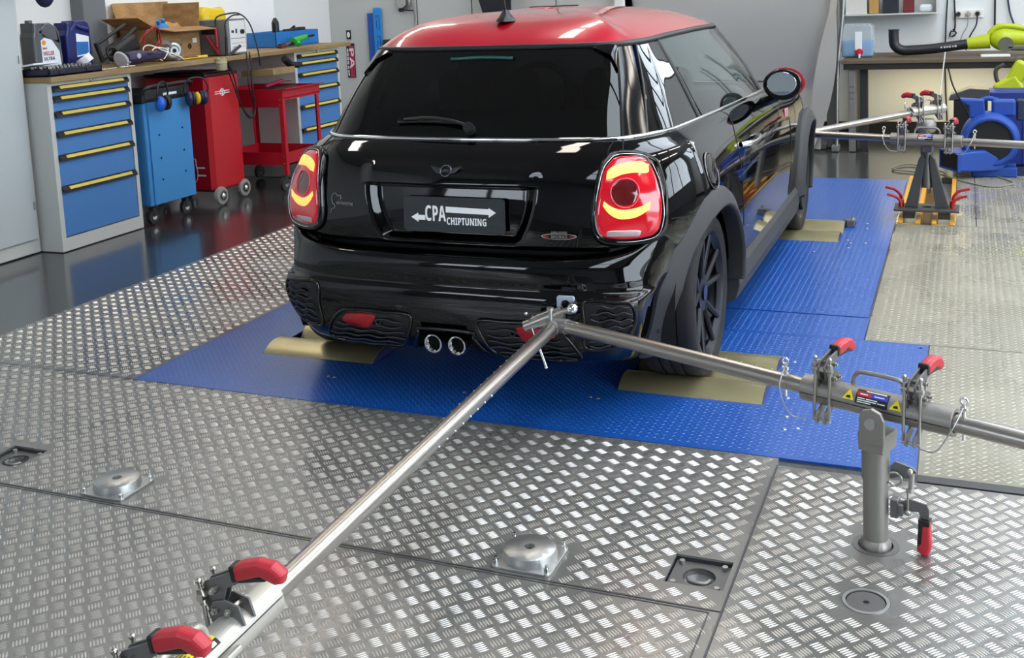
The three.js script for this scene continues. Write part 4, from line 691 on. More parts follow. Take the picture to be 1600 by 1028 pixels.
  mesh('charger_lead', merge([tube([[0.08, 0.22, 0.14], [0.085, 0.29, 0.13], [0.12, 0.315, 0.05], [0.16, 0.31, -0.06], [0.20, 0.22, -0.13], [0.24, 0.02, -0.15], [0.245, -0.10, -0.16]], 0.006, 70, 6), tube([[0.17, 0.15, 0.14], [0.165, 0.25, 0.13], [0.17, 0.30, 0.05], [0.18, 0.305, -0.03]], 0.006, 40, 6)]), M.blackPlastic, ch);
  tag(mesh('yellow_bag', (() => { const g = box(0.22, 0.34, 0.30, 0.06); const p = g.attributes.position; for (let i = 0; i < p.count; i++) { const y = p.getY(i); p.setX(i, p.getX(i) * (1 - 0.5 * Math.max(0, y) / 0.17)); p.setY(i, y + 0.02 * Math.sin(p.getZ(i) * 30)); } g.computeVertexNormals(); return g; })().translate(-3.93, B + 0.195, -3.24), std(0xd9b90c, 0.4)), 'bright yellow plastic bag behind the grey battery charger', 'bag');

  // blue box and tools at the far end
  const bb = thing('storage_bin', 'blue plastic storage bin at the far end of the bench', 'bin', [-3.86, B, -4.16]);
  const bh = 0.13; mesh('walls', merge([boxAt(-0.15, 0.15, 0, 0.006, -0.33, 0.33), boxAt(0.142, 0.15, 0, bh, -0.33, 0.33, 0.002), boxAt(-0.15, -0.142, 0, bh, -0.33, 0.33, 0.002), boxAt(-0.15, 0.15, 0, bh, 0.322, 0.33, 0.002), boxAt(-0.15, 0.15, 0, bh, -0.33, -0.322, 0.002)]), std(0x1f74c4, 0.4), bb);
  tag(mesh('spray_can', merge([cyl(0.032, 0.2, 24), lathe([[0.032, 0.1], [0.02, 0.125], [0.012, 0.14], [0, 0.142]], 20)]).translate(-3.86, B + 0.108, -4.05), std(0x1a1a1c, 0.4)), 'black spray can standing in the blue storage bin', 'spray can');
  tag(mesh('dark_tool', merge([rod([-3.88, B + 0.13, -4.2], [-3.82, B + 0.14, -4.44], 0.014), rod([-3.9, B + 0.12, -4.3], [-3.84, B + 0.165, -4.32], 0.012), box(0.05, 0.03, 0.08, 0.01).translate(-3.84, B + 0.14, -4.4)]), std(0x2a2722, 0.5)), 'dark hand tool lying across the blue storage bin', 'hand tool');
  const gg = thing('glue_gun', 'bright green and black nozzle gun in front of the blue bin', 'hand tool', [-3.60, B, -3.98]);
  mesh('barrel', merge([rod([0, 0.05, 0.06], [0, 0.075, -0.14], 0.028, 18, 0.022), rod([0, 0.05, 0.0], [0.03, 0.016, 0.03], 0.022)]), std(0x2fae33, 0.4), gg);
  mesh('nozzle', merge([rod([0, 0.075, -0.14], [0, 0.083, -0.26], 0.012), rod([-0.01, 0.03, 0.06], [0.0, 0.02, 0.26], 0.017)]), M.blackPlastic, gg);
  const rg = thing('red_pliers', 'pliers with dark red grips lying left of the green gun', 'pliers', [-3.56, B + 0.015, -3.72]);
  mesh('grip', merge([rod([0, 0, 0.09], [0.012, 0.004, -0.01], 0.011), rod([0.03, 0, 0.09], [0.012, 0.008, -0.01], 0.011)]), std(0x5b0f22, 0.5), rg); mesh('jaw', rod([0.012, 0.006, -0.01], [0.012, 0.03, -0.08], 0.013, 10, 0.005), M.darkSteel, rg);

  // blue tool cart
  const bc = thing('tool_cart', 'blue steel tool cart with a row of holes and ear defenders hung on it', 'tool cart', [-3.40, 0, -1.8]);
  mesh('body', boxAt(-0.55, 0, 0.13, 0.84, -0.455, 0.0, 0.012), M.cartBlue, bc);
  mesh('front_panel', boxAt(0, 0.012, 0.135, 0.84, -0.455, -0.03, 0.004), M.cartBlue, bc);
  mesh('top_tray', merge([boxAt(-0.56, 0.012, 0.84, 0.90, -0.47, 0.015, 0.01), boxAt(0.0, 0.02, 0.855, 0.925, -0.46, 0.0, 0.01)]), std(0x1b1d22, 0.5), bc);
  mesh('push_handle', tube([[0.0, 0.90, 0.02], [0.05, 0.945, 0.0], [0.055, 0.95, -0.2], [0.05, 0.945, -0.44], [0.0, 0.90, -0.46]], 0.013, 40), std(0x16171a, 0.5), bc);
  mesh('label', boxAt(0.0205, 0.022, 0.875, 0.892, -0.32, -0.18), std(0xe6e6e6, 0.5), bc);
  for (const y of [0.30, 0.45, 0.61]) for (const z of [-0.12, -0.36]) mesh('hole', cylX(0.008, 0.002, 12).translate(0.0125, y + (z < -0.2 ? 0.02 : 0), z), M.gap, bc);
  const caster = (t, x, z, r, mat = M.rubber) => { const c = mesh('caster', merge([cylX(r, 0.028, 24).translate(x, r, z), boxAt(x - 0.02, x + 0.02, r, 2 * r + 0.015, z - 0.018, z + 0.018, 0.004)]), mat, t); mesh('caster_hub', cylX(r * 0.45, 0.032, 18).translate(x, r, z), M.chrome, c); };
  for (const [x, z] of [[-0.05, -0.06], [-0.05, -0.40], [-0.5, -0.06], [-0.5, -0.40]]) caster(bc, x, z, 0.05, std(0x2a2a2c, 0.6));
  const muffs = (label, pos, cupA, cupB, turn) => {
    const t = thing('ear_defenders', label, 'ear defenders', pos, turn, 'ear defenders on the tool cart');
    mesh('headband', tube([[0, -0.055, 0.075], [0.01, 0.0, 0.088], [0.012, 0.06, 0.06], [0.012, 0.075, 0], [0.012, 0.06, -0.06], [0.01, 0.0, -0.088], [0, -0.055, -0.075]], 0.006, 60), std(0x1a1d2c, 0.5), t);
    for (const s of [-1, 1]) { const c = mesh('ear_cup', new THREE.SphereGeometry(0.048, 24, 16).scale(0.72, 1.1, 0.62).translate(0.012, -0.07, s * 0.055), s > 0 ? cupA : cupB, t); mesh('cushion', torus(0.034, 0.013, 24, 10).scale(0.8, 1.1, 1).translate(0.012, -0.07, s * 0.03), M.blackPlastic, c); }
    return t;
  };
  muffs('bright blue ear defenders hung on the tool cart', [-3.325, 0.90, -1.90], std(0x1c5fd0, 0.35), std(0x1a1d2c, 0.5), 0.3);
  const mf = muffs('dark blue and yellow ear defenders hung at the right corner of the tool cart', [-3.31, 0.90, -2.24], std(0x191c4a, 0.35), std(0x191c4a, 0.35), -0.5);
  mesh('yellow_pad', new THREE.SphereGeometry(0.045, 20, 14).scale(0.75, 1.0, 0.5).translate(0.022, -0.07, 0), std(0xd9ab18, 0.5), mf);

  // red bin on wheels
  const rb = thing('red_wheeled_bin', 'tall red steel cabinet on grey wheels with white lettering', 'wheeled cabinet', [-3.42, 0, -2.5]);
  mesh('body', extrude([[-0.56, 0], [-0.03, 0], [0, -0.03], [0.0, -0.365], [-0.56, -0.365]].map(([x, z]) => [x, -z]), 0.84, 0.006).rotateX(-Math.PI / 2).translate(0, 0.53, 0), M.cartRed, rb);
  mesh('top_tray', merge([boxAt(-0.57, 0.0, 0.95, 0.975, -0.375, 0.01, 0.008), boxAt(-0.5, -0.05, 0.975, 0.985, -0.34, -0.03)]), std(0x2a0d12, 0.5), rb);
  mesh('base_frame', boxAt(-0.54, -0.01, 0.095, 0.115, -0.35, -0.01, 0.004), std(0x7a0612, 0.5), rb);
  const wl = merge([textGeo('WÜRTH', 0.034, 0.0015, 'bold', 0.19)]);
  mesh('lettering', wl.translate(-0.245, 0.248, 0.001), std(0x111111, 0.5), rb);
  mesh('white_emblem', merge([tube([[-0.36, 0.345, 0.001], [-0.16, 0.345, 0.001], [-0.152, 0.30, 0.001], [-0.142, 0.25, 0.001], [-0.15, 0.19, 0.001], [-0.19, 0.15, 0.001], [-0.25, 0.135, 0.001], [-0.32, 0.15, 0.001], [-0.355, 0.2, 0.001], [-0.365, 0.28, 0.001]], 0.003, 90, 5, true, 0.2), boxAt(-0.145, -0.075, 0.272, 0.284, 0, 0.002), boxAt(-0.145, -0.07, 0.215, 0.227, 0, 0.002)]), std(0xe9e9e9, 0.5), rb);
  mesh('side_emblem', merge([boxAt(0.0, 0.0025, 0.832, 0.838, -0.26, -0.09), boxAt(0.0, 0.0025, 0.816, 0.822, -0.26, -0.09), torus(0.026, 0.0025, 20, 6).rotateY(Math.PI / 2).translate(0.001, 0.827, -0.175), boxAt(0.0, 0.0025, 0.80, 0.855, -0.180, -0.170)]), std(0xe9e9e9, 0.5), rb);
  for (const [x, z] of [[0.03, -0.03], [-0.01, -0.36], [-0.52, -0.03], [-0.52, -0.36]]) { const wgeo = lathe([[0.04, -0.02], [0.062, -0.018], [0.068, -0.01], [0.068, 0.01], [0.062, 0.018], [0.04, 0.02]], 32).rotateZ(Math.PI / 2); const w = mesh('wheel', wgeo.translate(x, 0.068, z), std(0x8e8d88, 0.7), rb); mesh('wheel_hub', merge([cylX(0.042, 0.03, 24), cylX(0.022, 0.05, 18)]).translate(x, 0.068, z), M.darkSteel, w); mesh('hub_cap', new THREE.SphereGeometry(0.022, 18, 12).scale(0.6, 1, 1).translate(x + 0.024, 0.068, z), M.chrome, w); }

  // red trolley
  const tr = thing('red_trolley', 'red steel two tier trolley behind the red wheeled cabinet', 'trolley', [-3.2, 0, -3.1]);
  const L = std(0xb01326, 0.4);
  mesh('top_tray', merge([boxAt(-0.62, 0.02, 0.715, 0.725, -0.52, 0.0), boxAt(-0.62, 0.02, 0.715, 0.80, -0.002, 0.004), boxAt(0.008, 0.02, 0.735, 0.80, -0.52, 0.0), boxAt(-0.62, 0.02, 0.715, 0.80, -0.524, -0.518), boxAt(-0.624, -0.618, 0.715, 0.80, -0.52, 0.0), extrude([[0.008, 0.79], [0.06, 0.80], [0.06, 0.81], [0.008, 0.80]], 0.54, 0.001).translate(0, 0, -0.26), boxAt(-0.6, 0.0, 0.66, 0.715, -0.004, 0.0)]), L, tr);
  mesh('lower_tray', merge([boxAt(-0.60, 0.0, 0.20, 0.21, -0.50, -0.01), boxAt(-0.60, 0.0, 0.20, 0.30, -0.012, -0.006), boxAt(-0.006, 0.0, 0.20, 0.30, -0.50, -0.01), boxAt(-0.60, 0.0, 0.20, 0.30, -0.504, -0.498), boxAt(-0.604, -0.598, 0.20, 0.30, -0.50, -0.01)]), L, tr);
  for (const [x, z] of [[0, 0], [0, -0.5], [-0.6, 0], [-0.6, -0.5]]) { { const sx = x ? 1 : -1, sz = z ? 1 : -1; mesh('post', extrude([[0, 0], [sx * 0.036, 0], [sx * 0.036, -sz * 0.005], [sx * 0.005, -sz * 0.005], [sx * 0.005, -sz * 0.034], [0, -sz * 0.034]], 0.6).rotateX(-Math.PI / 2).translate(x - sx * 0.019, 0.43, z - sz * 0.006), L, tr); } caster(tr, x - 0.02, z - 0.01, 0.055, std(0x333334, 0.6)); }
  for (const y of [0.22, 0.27, 0.68, 0.72]) mesh('bolt', cylZ(0.006, 0.008, 10).translate(-0.004, y, 0.006), M.chrome, tr);
  tag(mesh('scrap_panel', box(0.30, 0.05, 0.34, 0.02).rotateZ(0.1).translate(-3.42, 0.77, -3.30), std(0x2a2322, 0.6)), 'dark folded panel lying in the red trolley', 'panel');
  const kn = thing('pink_tool', 'tool with a dark pink handle lying in the red trolley', 'hand tool', [-3.33, 0.825, -3.2]);
  mesh('handle', rod([0, 0, 0.1], [0.03, 0.03, -0.08], 0.013), std(0x9a1f44, 0.4), kn); mesh('blade', rod([0.03, 0.03, -0.08], [0.04, 0.02, -0.2], 0.01, 10, 0.004), M.chrome, kn);
  tag(mesh('timber_board', planarUV(box(0.3, 0.045, 0.30).rotateZ(0.04).translate(-3.40, 0.93, -3.25), 0, 2), M.wood), 'short thick timber board sticking out under the bench top', 'board');
  tag(mesh('drain_pipe', merge([rod([-3.36, 0.965, -3.5], [-3.36, 1.02, -3.42], 0.03), rod([-3.36, 0.965, -3.5], [-3.34, 0.955, -3.58], 0.026)]), M.blackPlastic), 'black bent pipe on the timber board', 'pipe');
  const fl = thing('fuel_filter', 'cream coloured cylindrical filter hanging from the bench edge', 'filter', [-3.365, 0.995, -2.62]);
  mesh('cup', lathe([[0, 0], [0.04, 0], [0.042, 0.004], [0.042, 0.045], [0.046, 0.048], [0.046, 0.06], [0.04, 0.064], [0.04, 0.082], [0, 0.084]], 28), std(0xa9a081, 0.4), fl); for (const s of [-1, 1]) mesh('lug', box(0.014, 0.02, 0.012, 0.003).translate(0, 0.085, s * 0.032), std(0xa9a081, 0.4), fl);
  for (const [dz, label] of [[0, 'black cable hanging in a loop below the cream filter'], [0.04, 'second black cable hanging beside the loop below the cream filter']]) tag(mesh('hanging_cable', tube([[-3.37, 1.05, -2.66 - dz], [-3.365, 0.93, -2.72 - dz], [-3.37, 0.72, -2.82], [-3.37, 0.60, -2.92 - dz * 0.5], [-3.37, 0.66, -3.0], [-3.37, 0.85, -2.98 + dz], [-3.37, 1.0, -2.99 + dz], [-3.40, 1.1, -3.02 + dz]], 0.006, 70, 6), M.blackPlastic), label, 'cable', 'cables under the bench');
  // things on the walls
  const jr = thing('wall_bracket', 'bright blue perforated steel rail hung upright on the far wall', 'rail', [-3.62, 0.72, -5.37]);
  mesh('front_rail', extrude(roundRect(0.085, 0.72, 0.02), 0.02, 0.003).translate(0.03, 0.29, 0), std(0x1f86d6, 0.4), jr); mesh('rear_rail', boxAt(-0.085, -0.012, -0.05, 0.60, -0.02, 0.0, 0.004), std(0x1c4d9c, 0.45), jr);
  for (const y of [0.50, 0.30, 0.10]) mesh('slot_outline', tube([[0.012, y + 0.07, 0.011], [0.05, y + 0.075, 0.011], [0.055, y + 0.05, 0.011], [0.055, y - 0.04, 0.011], [0.04, y - 0.06, 0.011], [0.024, y - 0.04, 0.011], [0.024, y + 0.03, 0.011]], 0.0035, 40, 5), std(0x0d3f78, 0.5), jr);
  const sg = thing('wall_sticker', 'black and pink upright lettering sticker on the grey wall panel', 'sticker', [-3.93, 0.86, -5.396]);
  mesh('board', boxAt(-0.045, 0.045, -0.17, 0.17, -0.002, 0.004), std(0x17171a, 0.5), sg); mesh('pink_field', boxAt(-0.012, 0.04, -0.165, 0.145, 0.004, 0.0055), std(0xa01848, 0.5), sg); mesh('lettering', textGeo('PA', 0.05, 0.002, 'bold', 0.2).rotateZ(-Math.PI / 2).translate(0.014, 0.02, 0.0055), std(0xe9c6d2, 0.5), sg); mesh('side_print', merge([0.1, 0.06, 0.02, -0.02, -0.07, -0.11, -0.14].map((y, i) => boxAt(-0.037, -0.024, y - (i < 4 ? 0.017 : 0.01), y + 0.017, 0.004, 0.0055))), std(0xd0d0d0, 0.5), sg);
  const st = thing('wall_sticker', 'small black sticker with a white circle on the grey wall panel', 'sticker', [-3.94, 1.115, -5.396]);
  mesh('board', boxAt(-0.025, 0.025, -0.045, 0.045, -0.002, 0.004), std(0x17171a, 0.5), st); mesh('circle', cylZ(0.02, 0.002, 20).scale(0.8, 1.4, 1).translate(0, 0, 0.005), std(0xe6e6e6, 0.5), st);
  const wr = thing('hose_reel', 'small steel hose holder with a hanging grey hose on the far wall', 'hose', [-3.30, 1.38, -5.4]);
  mesh('drum', merge([cylZ(0.05, 0.07, 24).translate(0, 0.03, 0.035), torus(0.07, 0.012, 24).translate(0, 0.04, 0.03)]), M.zinc, wr); mesh('nozzle', merge([cylZ(0.02, 0.05, 16).translate(-0.01, -0.04, 0.05), rod([0, -0.04, 0.03], [0.10, -0.05, 0.02], 0.006)]), M.blackPlastic, wr); mesh('hose', tube([[0.10, 0.2, 0.02], [0.10, 0.05, 0.025], [0.115, -0.05, 0.02], [0.12, -0.25, 0.02]], 0.009, 30), std(0x8a8a8c, 0.5), wr);
  const ck = tag(mesh('hanging_screen', extrude([[-0.2, 0.5], [0.18, 0.5], [0.16, -0.1], [0.06, -0.12], [-0.10, -0.10], [-0.16, 0.1]], 0.03, 0.004).translate(-2.27, 1.34, -5.2), std(0x0c0e1c, 0.5)), 'dark screen back hanging on the wall above the car roof', 'screen');
  tag(mesh('screen_arm', rod([-2.27, 1.55, -5.23], [-2.27, 1.55, -5.41], 0.02), M.darkSteel), 'steel wall arm that holds the dark screen', 'bracket');
  tag(mesh('small_shelf_case', boxAt(-3.52, -3.36, 0.99, 1.06, -5.40, -5.33, 0.004), std(0x222326, 0.5)), 'small dark switch box on the far wall just left of the car roof', 'switch box');
  // shelf with a keyboard behind the roof
  const ks = thing('wall_shelf', 'narrow wooden shelf on the wall behind the roof of the car', 'shelf', [-1.72, 1.265, -5.28]);
  mesh('board', planarUV(boxAt(-0.38, 0.33, 0, 0.03, -0.12, 0.12, 0.003), 0, 2), std(0x8a4f22, 0.55), ks); mesh('edge_trim', boxAt(-0.38, -0.374, -0.03, 0.03, -0.12, 0.12), std(0x1a1f5e, 0.5), ks); mesh('lip', boxAt(-0.38, 0.33, -0.03, 0.0, 0.10, 0.12), std(0x1c2472, 0.5), ks);
  tag(mesh('keyboard', box(0.42, 0.03, 0.16, 0.01).translate(-1.72, 1.312, -5.28), std(0x141415, 0.6)), 'black keyboard lying on the wall shelf behind the car roof', 'keyboard');
  tag(mesh('yellow_marker', rod([-1.46, 1.307, -5.2], [-1.46, 1.307, -5.3], 0.011), std(0xd4c838, 0.4)), 'small yellow green marker beside the black keyboard', 'marker');
}
// ---------------------------------------------------------------- tie-down bars, their clamps and posts
M.tube = std(0xa8a29b, 0.3, 0.95);
M.sleeve = std(0x96928c, 0.46, 0.75);
M.sleeveLight = std(0xbdb9b0, 0.42, 0.6);
{
  const J = [0.46, 0.384, 0.70];
  const dots = (a, b, from, to, off) => { const A = V3(...a), d = V3(...b).sub(A), n = d.length(); d.normalize(); const l = []; for (let s = from; s < Math.min(to, n); s += 0.05) { const p = A.clone().addScaledVector(d, s); l.push(new THREE.SphereGeometry(0.0033, 8, 6).translate(p.x + off[0], p.y + off[1], p.z + off[2])); } return merge(l); };
  // telescopic clamp sleeve; its axis is its own x, levers swing towards its own -z
  const sleeve = (t, mat, half, clamps, opt = {}) => {
    const R = 0.036, arc = (a0, a1, r0, r1) => { const o = []; for (let i = 0; i <= 20; i++) { const a = a0 + (a1 - a0) * i / 20; o.push([r1 * Math.cos(a), r1 * Math.sin(a)]); } for (let i = 20; i >= 0; i--) { const a = a0 + (a1 - a0) * i / 20; o.push([r0 * Math.cos(a), r0 * Math.sin(a)]); } return o; };
    const half3d = (a0, a1) => extrude(arc(a0, a1, 0.0255, R), 2 * half, 0.0015).rotateY(Math.PI / 2);
    mesh('upper_shell', half3d(0.06, Math.PI - 0.06).rotateX(0.12), mat, t);
    mesh('lower_shell', half3d(Math.PI + 0.02, 2 * Math.PI - 0.02).rotateX(0.12), mat, t);
    mesh('grip_handle', tube([[-0.075, 0.030, -0.016], [-0.07, 0.055, -0.02], [-0.055, 0.068, -0.022], [0.0, 0.07, -0.022], [0.05, 0.068, -0.022], [0.068, 0.055, -0.02], [0.074, 0.030, -0.016]], 0.006, 60, 8, false, 0.3), mat, t);
    for (const x of clamps) {
      const c = new THREE.Group(); c.name = 'toggle_clamp'; t.add(c); c.position.x = x;
      const rods = []; for (const s of [-1, 1]) rods.push(rod([s * 0.021, -0.062, 0.042], [s * 0.021, 0.10, 0.034], 0.0038, 10), cyl(0.008, 0.014, 6).translate(s * 0.021, 0.083, 0.035), cyl(0.0065, 0.012, 12).translate(s * 0.021, 0.066, 0.0355), new THREE.SphereGeometry(0.006, 10, 8).translate(s * 0.021, 0.104, 0.034));
      rods.push(rod([-0.024, -0.064, 0.042], [0.024, -0.064, 0.042], 0.005), cylX(0.007, 0.058, 12).translate(0, 0.074, 0.035));
      mesh('u_bolt', merge(rods), M.satin, c);
      mesh('lower_hook', merge([-1, 1].map(s => extrude([[0.02, -0.028], [0.05, -0.045], [0.055, -0.066], [0.044, -0.075], [0.02, -0.058], [0.0, -0.036]], 0.006, 0.001).rotateY(-Math.PI / 2).translate(s * 0.011, 0, 0))), M.castSteel, c);
      mesh('lever_plate', merge([-1, 1].map(s => extrude([[0.046, 0.082], [0.03, 0.098], [0.005, 0.104], [-0.03, 0.112], [-0.045, 0.108], [-0.04, 0.09], [-0.012, 0.082], [0.0, 0.06], [0.02, 0.036], [0.036, 0.046]], 0.005, 0.001).rotateY(-Math.PI / 2).translate(s * 0.009, 0, 0))), M.darkSteel, c);
      mesh('base_bracket', merge([-1, 1].map(s => extrude([[0.03, 0.02], [0.034, 0.045], [0.02, 0.062], [-0.006, 0.064], [-0.034, 0.05], [-0.038, 0.015]], 0.005, 0.001).rotateY(-Math.PI / 2).translate(s * 0.015, 0, 0))), M.darkSteel, c);
      for (const [y, z] of [[0.048, 0.014], [0.045, -0.014], [0.085, 0.008]]) mesh('pivot_bolt', merge([cylX(0.0065, 0.05, 6).translate(0, y, z), cylX(0.004, 0.06, 10).translate(0, y, z)]), M.satin, c);
      const gp = mesh('lever_grip', (() => { const g = extrude([[-0.032, 0.094], [-0.045, 0.092], [-0.088, 0.098], [-0.115, 0.083], [-0.130, 0.084], [-0.138, 0.100], [-0.120, 0.119], [-0.09, 0.129], [-0.05, 0.126], [-0.034, 0.120]], 0.03, 0.011, [], 4).rotateY(-Math.PI / 2); return g; })(), M.redGrip, c);
      mesh('grip_core', merge([box(0.028, 0.03, 0.012, 0.004).translate(0, 0.108, -0.034), box(0.024, 0.008, 0.06, 0.003).translate(0, 0.0945, -0.07)]), M.blackPlastic, gp);
      gp.position.set(0, 0, 0);
    }
    return t;
  };
  const along = (a, b) => Math.atan2(-(b[2] - a[2]), b[0] - a[0]);
  const pinAt = (t, x, dir) => { const p = mesh('locking_pin', merge([rod([x, 0.02, 0], [x, 0.055, 0], 0.005), torus(0.009, 0.003, 18, 8).translate(x, 0.06, 0), rod([x - 0.008, 0.04, 0], [x + 0.008, 0.04, 0], 0.005), rod([x, -0.04, 0], [x, 0.0, 0], 0.004)]), M.chrome, t); mesh('pin_wire', tube([[x, 0.045, 0.005], [x + dir * 0.01, 0.0, 0.05], [x + dir * 0.045, -0.06, 0.06], [x + dir * 0.09, -0.07, 0.05]], 0.0018, 40, 5), M.zinc, p); };
  const tri = (t, x) => { const m = mesh('warning_triangle', merge([extrude([[-0.016, -0.013], [0.016, -0.013], [0, 0.015]], 0.001)]), std(0xd8c81a, 0.5), t); m.position.set(x, 0.021, 0.0305); m.rotation.x = -0.62; const k = mesh('symbol', extrude([[-0.007, -0.009], [0.007, -0.009], [0.004, -0.001], [-0.005, -0.003]], 0.0006), std(0x151515, 0.5), m); k.position.z = 0.0008; };
  const curved = (t, mat, w, a0, a1) => { const pos = [], uv = [], idx = [], n = 14; for (let i = 0; i <= n; i++) for (const k of [0, 1]) { const a = a0 + (a1 - a0) * i / n; pos.push((k - 0.5) * w, 0.0366 * Math.sin(a), 0.0366 * Math.cos(a)); uv.push(k, i / n); } for (let i = 0; i < n; i++) { const a = i * 2; idx.push(a, a + 1, a + 3, a, a + 3, a + 2); } const g = new THREE.BufferGeometry(); g.setAttribute('position', new THREE.Float32BufferAttribute(pos, 3)); g.setAttribute('uv', new THREE.Float32BufferAttribute(uv, 2)); g.setIndex(idx); g.computeVertexNormals(); return mesh('sticker', g, mat, t); };
  const stickTex = canvasTex(256, 128, (c, w, h) => { c.fillStyle = '#101014'; c.fillRect(0, 0, w, h); c.fillStyle = '#b01030'; c.fillRect(8, 26, 112, 38); c.fillStyle = '#2438b8'; c.fillRect(120, 26, 128, 38); c.fillStyle = '#e8e8e8'; c.fillRect(70, 6, 160, 9); for (const [x, y, l] of [[30, 40, 60], [140, 40, 80], [16, 76, 60], [84, 76, 90], [16, 92, 150], [176, 92, 60], [16, 108, 110]]) c.fillRect(x, y, l, 8); });
  const yellowTex = canvasTex(256, 128, (c, w, h) => { c.fillStyle = '#17140c'; c.fillRect(0, 0, w, h); c.fillStyle = '#e8e8e8'; for (let i = 0; i < 7; i++) c.fillRect(14 + i * 33, 8, 24, 22); c.fillStyle = '#d6c410'; c.fillRect(0, 40, w, 78); c.fillStyle = '#17140c'; for (const y of [52, 72, 92]) for (let x = 10; x < 240; x += 26) c.fillRect(x, y, 18, 9); });
  const sMat = std(0xffffff, 0.5, 0, { map: stickTex }), yMat = std(0xffffff, 0.5, 0, { map: yellowTex });

  // bar to the grey post on the right
  const C = [1.5, 0.379, 1.10], E = [1.98, 0.376, 1.285];
  const bB = thing('tie_bar', 'long steel tie bar from the tow eye to the grey post on the right', 'bar');
  mesh('tube', rod([J[0] + 0.03, J[1] + 0.004, J[2] + 0.012], E, 0.0225, 32), M.tube, bB);
  { const d = mesh('lock_holes', dots([J[0], J[1], J[2]], E, 0.25, 1.0, [0.004, 0.0205, -0.0085]), M.chrome, bB); d.userData.kind = 'stuff'; }
  const sB = thing('clamp_sleeve', 'split steel clamp sleeve with two red levers on top of the grey post', 'clamp', C, along(J, C));
  sleeve(sB, M.sleeve, 0.205, [-0.135, 0.11], {}); pinAt(sB, -0.265, 1); pinAt(sB, 0.225, -1);
  curved(sB, sMat, 0.088, 0.12, 1.25); tri(sB, -0.062); tri(sB, 0.066);
  const post = thing('anchor_post', 'grey steel post standing in the floor socket, with a hanging red lever', 'post', [1.499, 0, 1.125]);
  mesh('column', merge([cyl(0.032, 0.21, 40).translate(0, 0.105, 0), lathe([[0.032, 0.022], [0.038, 0.014], [0.040, 0.004], [0.040, -0.03], [0, -0.03]], 40), cyl(0.0352, 0.115, 40).translate(0, 0.245, 0)]), M.sleeve, post);
  mesh('yoke', extrude([[-0.034, 0.29], [0.034, 0.29], [0.034, 0.355], [0.024, 0.375], [0.0, 0.383], [-0.024, 0.375], [-0.034, 0.355]], 0.012, 0.003).rotateY(-0.376).translate(-0.005, 0.012, 0.052), M.sleeve, post);
  mesh('yoke_block', extrude([[-0.034, 0.275], [0.034, 0.275], [0.036, 0.325], [-0.036, 0.325]], 0.08, 0.004).rotateY(-0.376).translate(0.005, 0, 0.012), M.sleeve, post);
  mesh('yoke_bolt', cylZ(0.014, 0.016, 20).rotateY(-0.376).translate(-0.008, 0.357, 0.06), M.zinc, post);
  const tc = new THREE.Group(); tc.name = 'toggle_clamp'; post.add(tc); tc.position.set(0.037, 0, 0.0); tc.rotation.y = -0.2;
  mesh('upper_bracket', extrude([[0, 0.225], [0.012, 0.24], [0.055, 0.232], [0.065, 0.222], [0.06, 0.20], [0.02, 0.20], [0.0, 0.19]], 0.008, 0.001), M.darkSteel, tc);
  mesh('pull_rod', merge([rod([0.055, 0.22, 0.004], [0.052, 0.175, 0.004], 0.007), rod([0.045, 0.17, 0.006], [0.045, 0.115, 0.006], 0.003), cyl(0.010, 0.012, 6).translate(0.05, 0.172, 0.004), new THREE.SphereGeometry(0.009, 12, 10).translate(0.045, 0.11, 0.006), new THREE.SphereGeometry(0.009, 12, 10).translate(0.05, 0.222, 0.008), torus(0.018, 0.0035, 20, 8).translate(0.012, 0.195, 0.008)]), M.satin, tc);
  mesh('lower_bracket', merge([box(0.02, 0.05, 0.03, 0.003).translate(0.012, 0.115, 0), box(0.014, 0.03, 0.036, 0.003).translate(0.028, 0.115, 0)]), M.darkSteel, tc);
  mesh('lever_plate', extrude([[0.02, 0.13], [0.05, 0.145], [0.09, 0.14], [0.097, 0.125], [0.096, 0.095], [0.08, 0.095], [0.07, 0.115], [0.03, 0.11]], 0.006, 0.001), M.darkSteel, tc);
  const hg = mesh('lever_grip', extrude([[0.072, 0.095], [0.10, 0.095], [0.104, 0.03], [0.098, 0.006], [0.085, 0.0], [0.068, 0.012], [0.068, 0.04]], 0.026, 0.008, [], 3), M.redGrip, tc);
  mesh('grip_core', extrude([[0.072, 0.10], [0.10, 0.10], [0.10, 0.085], [0.084, 0.085], [0.08, 0.035], [0.072, 0.03]], 0.029, 0.002), M.blackPlastic, hg);

  // bar that comes towards the camera
  const A = [0.5185, 0.385, 2.66];
  const bA = thing('tie_bar', 'long steel tie bar running from the tow eye towards the lower left corner', 'bar');
  mesh('tube', rod([J[0], J[1], J[2] + 0.03], [0.526, 0.385, 2.98], 0.0225, 32), M.tube, bA);
  { const d = mesh('lock_holes', merge([dots([J[0], J[1], J[2]], [0.526, 0.385, 2.98], 0.15, 1.7, [-0.019, 0.012, 0]), dots([J[0], J[1], J[2] + 0.02], [0.526, 0.385, 2.98], 0.6, 1.0, [0.021, -0.008, 0])]), M.chrome, bA); d.userData.kind = 'stuff'; }
  const sA = thing('clamp_sleeve', 'pale split clamp sleeve with two red levers in the lower left corner', 'clamp', A, along([J[0], 0, J[2]], [0.526, 0, 2.98]));
  sleeve(sA, M.sleeveLight, 0.27, [-0.165, 0.05]); sA.rotation.order = 'YXZ'; sA.rotation.x = 0.2;
  { const m = curved(sA, yMat, 0.14, 0.8, 2.0); m.rotation.x = -0.55; m.position.x = -0.02; m.scale.set(1, 1, 1); }
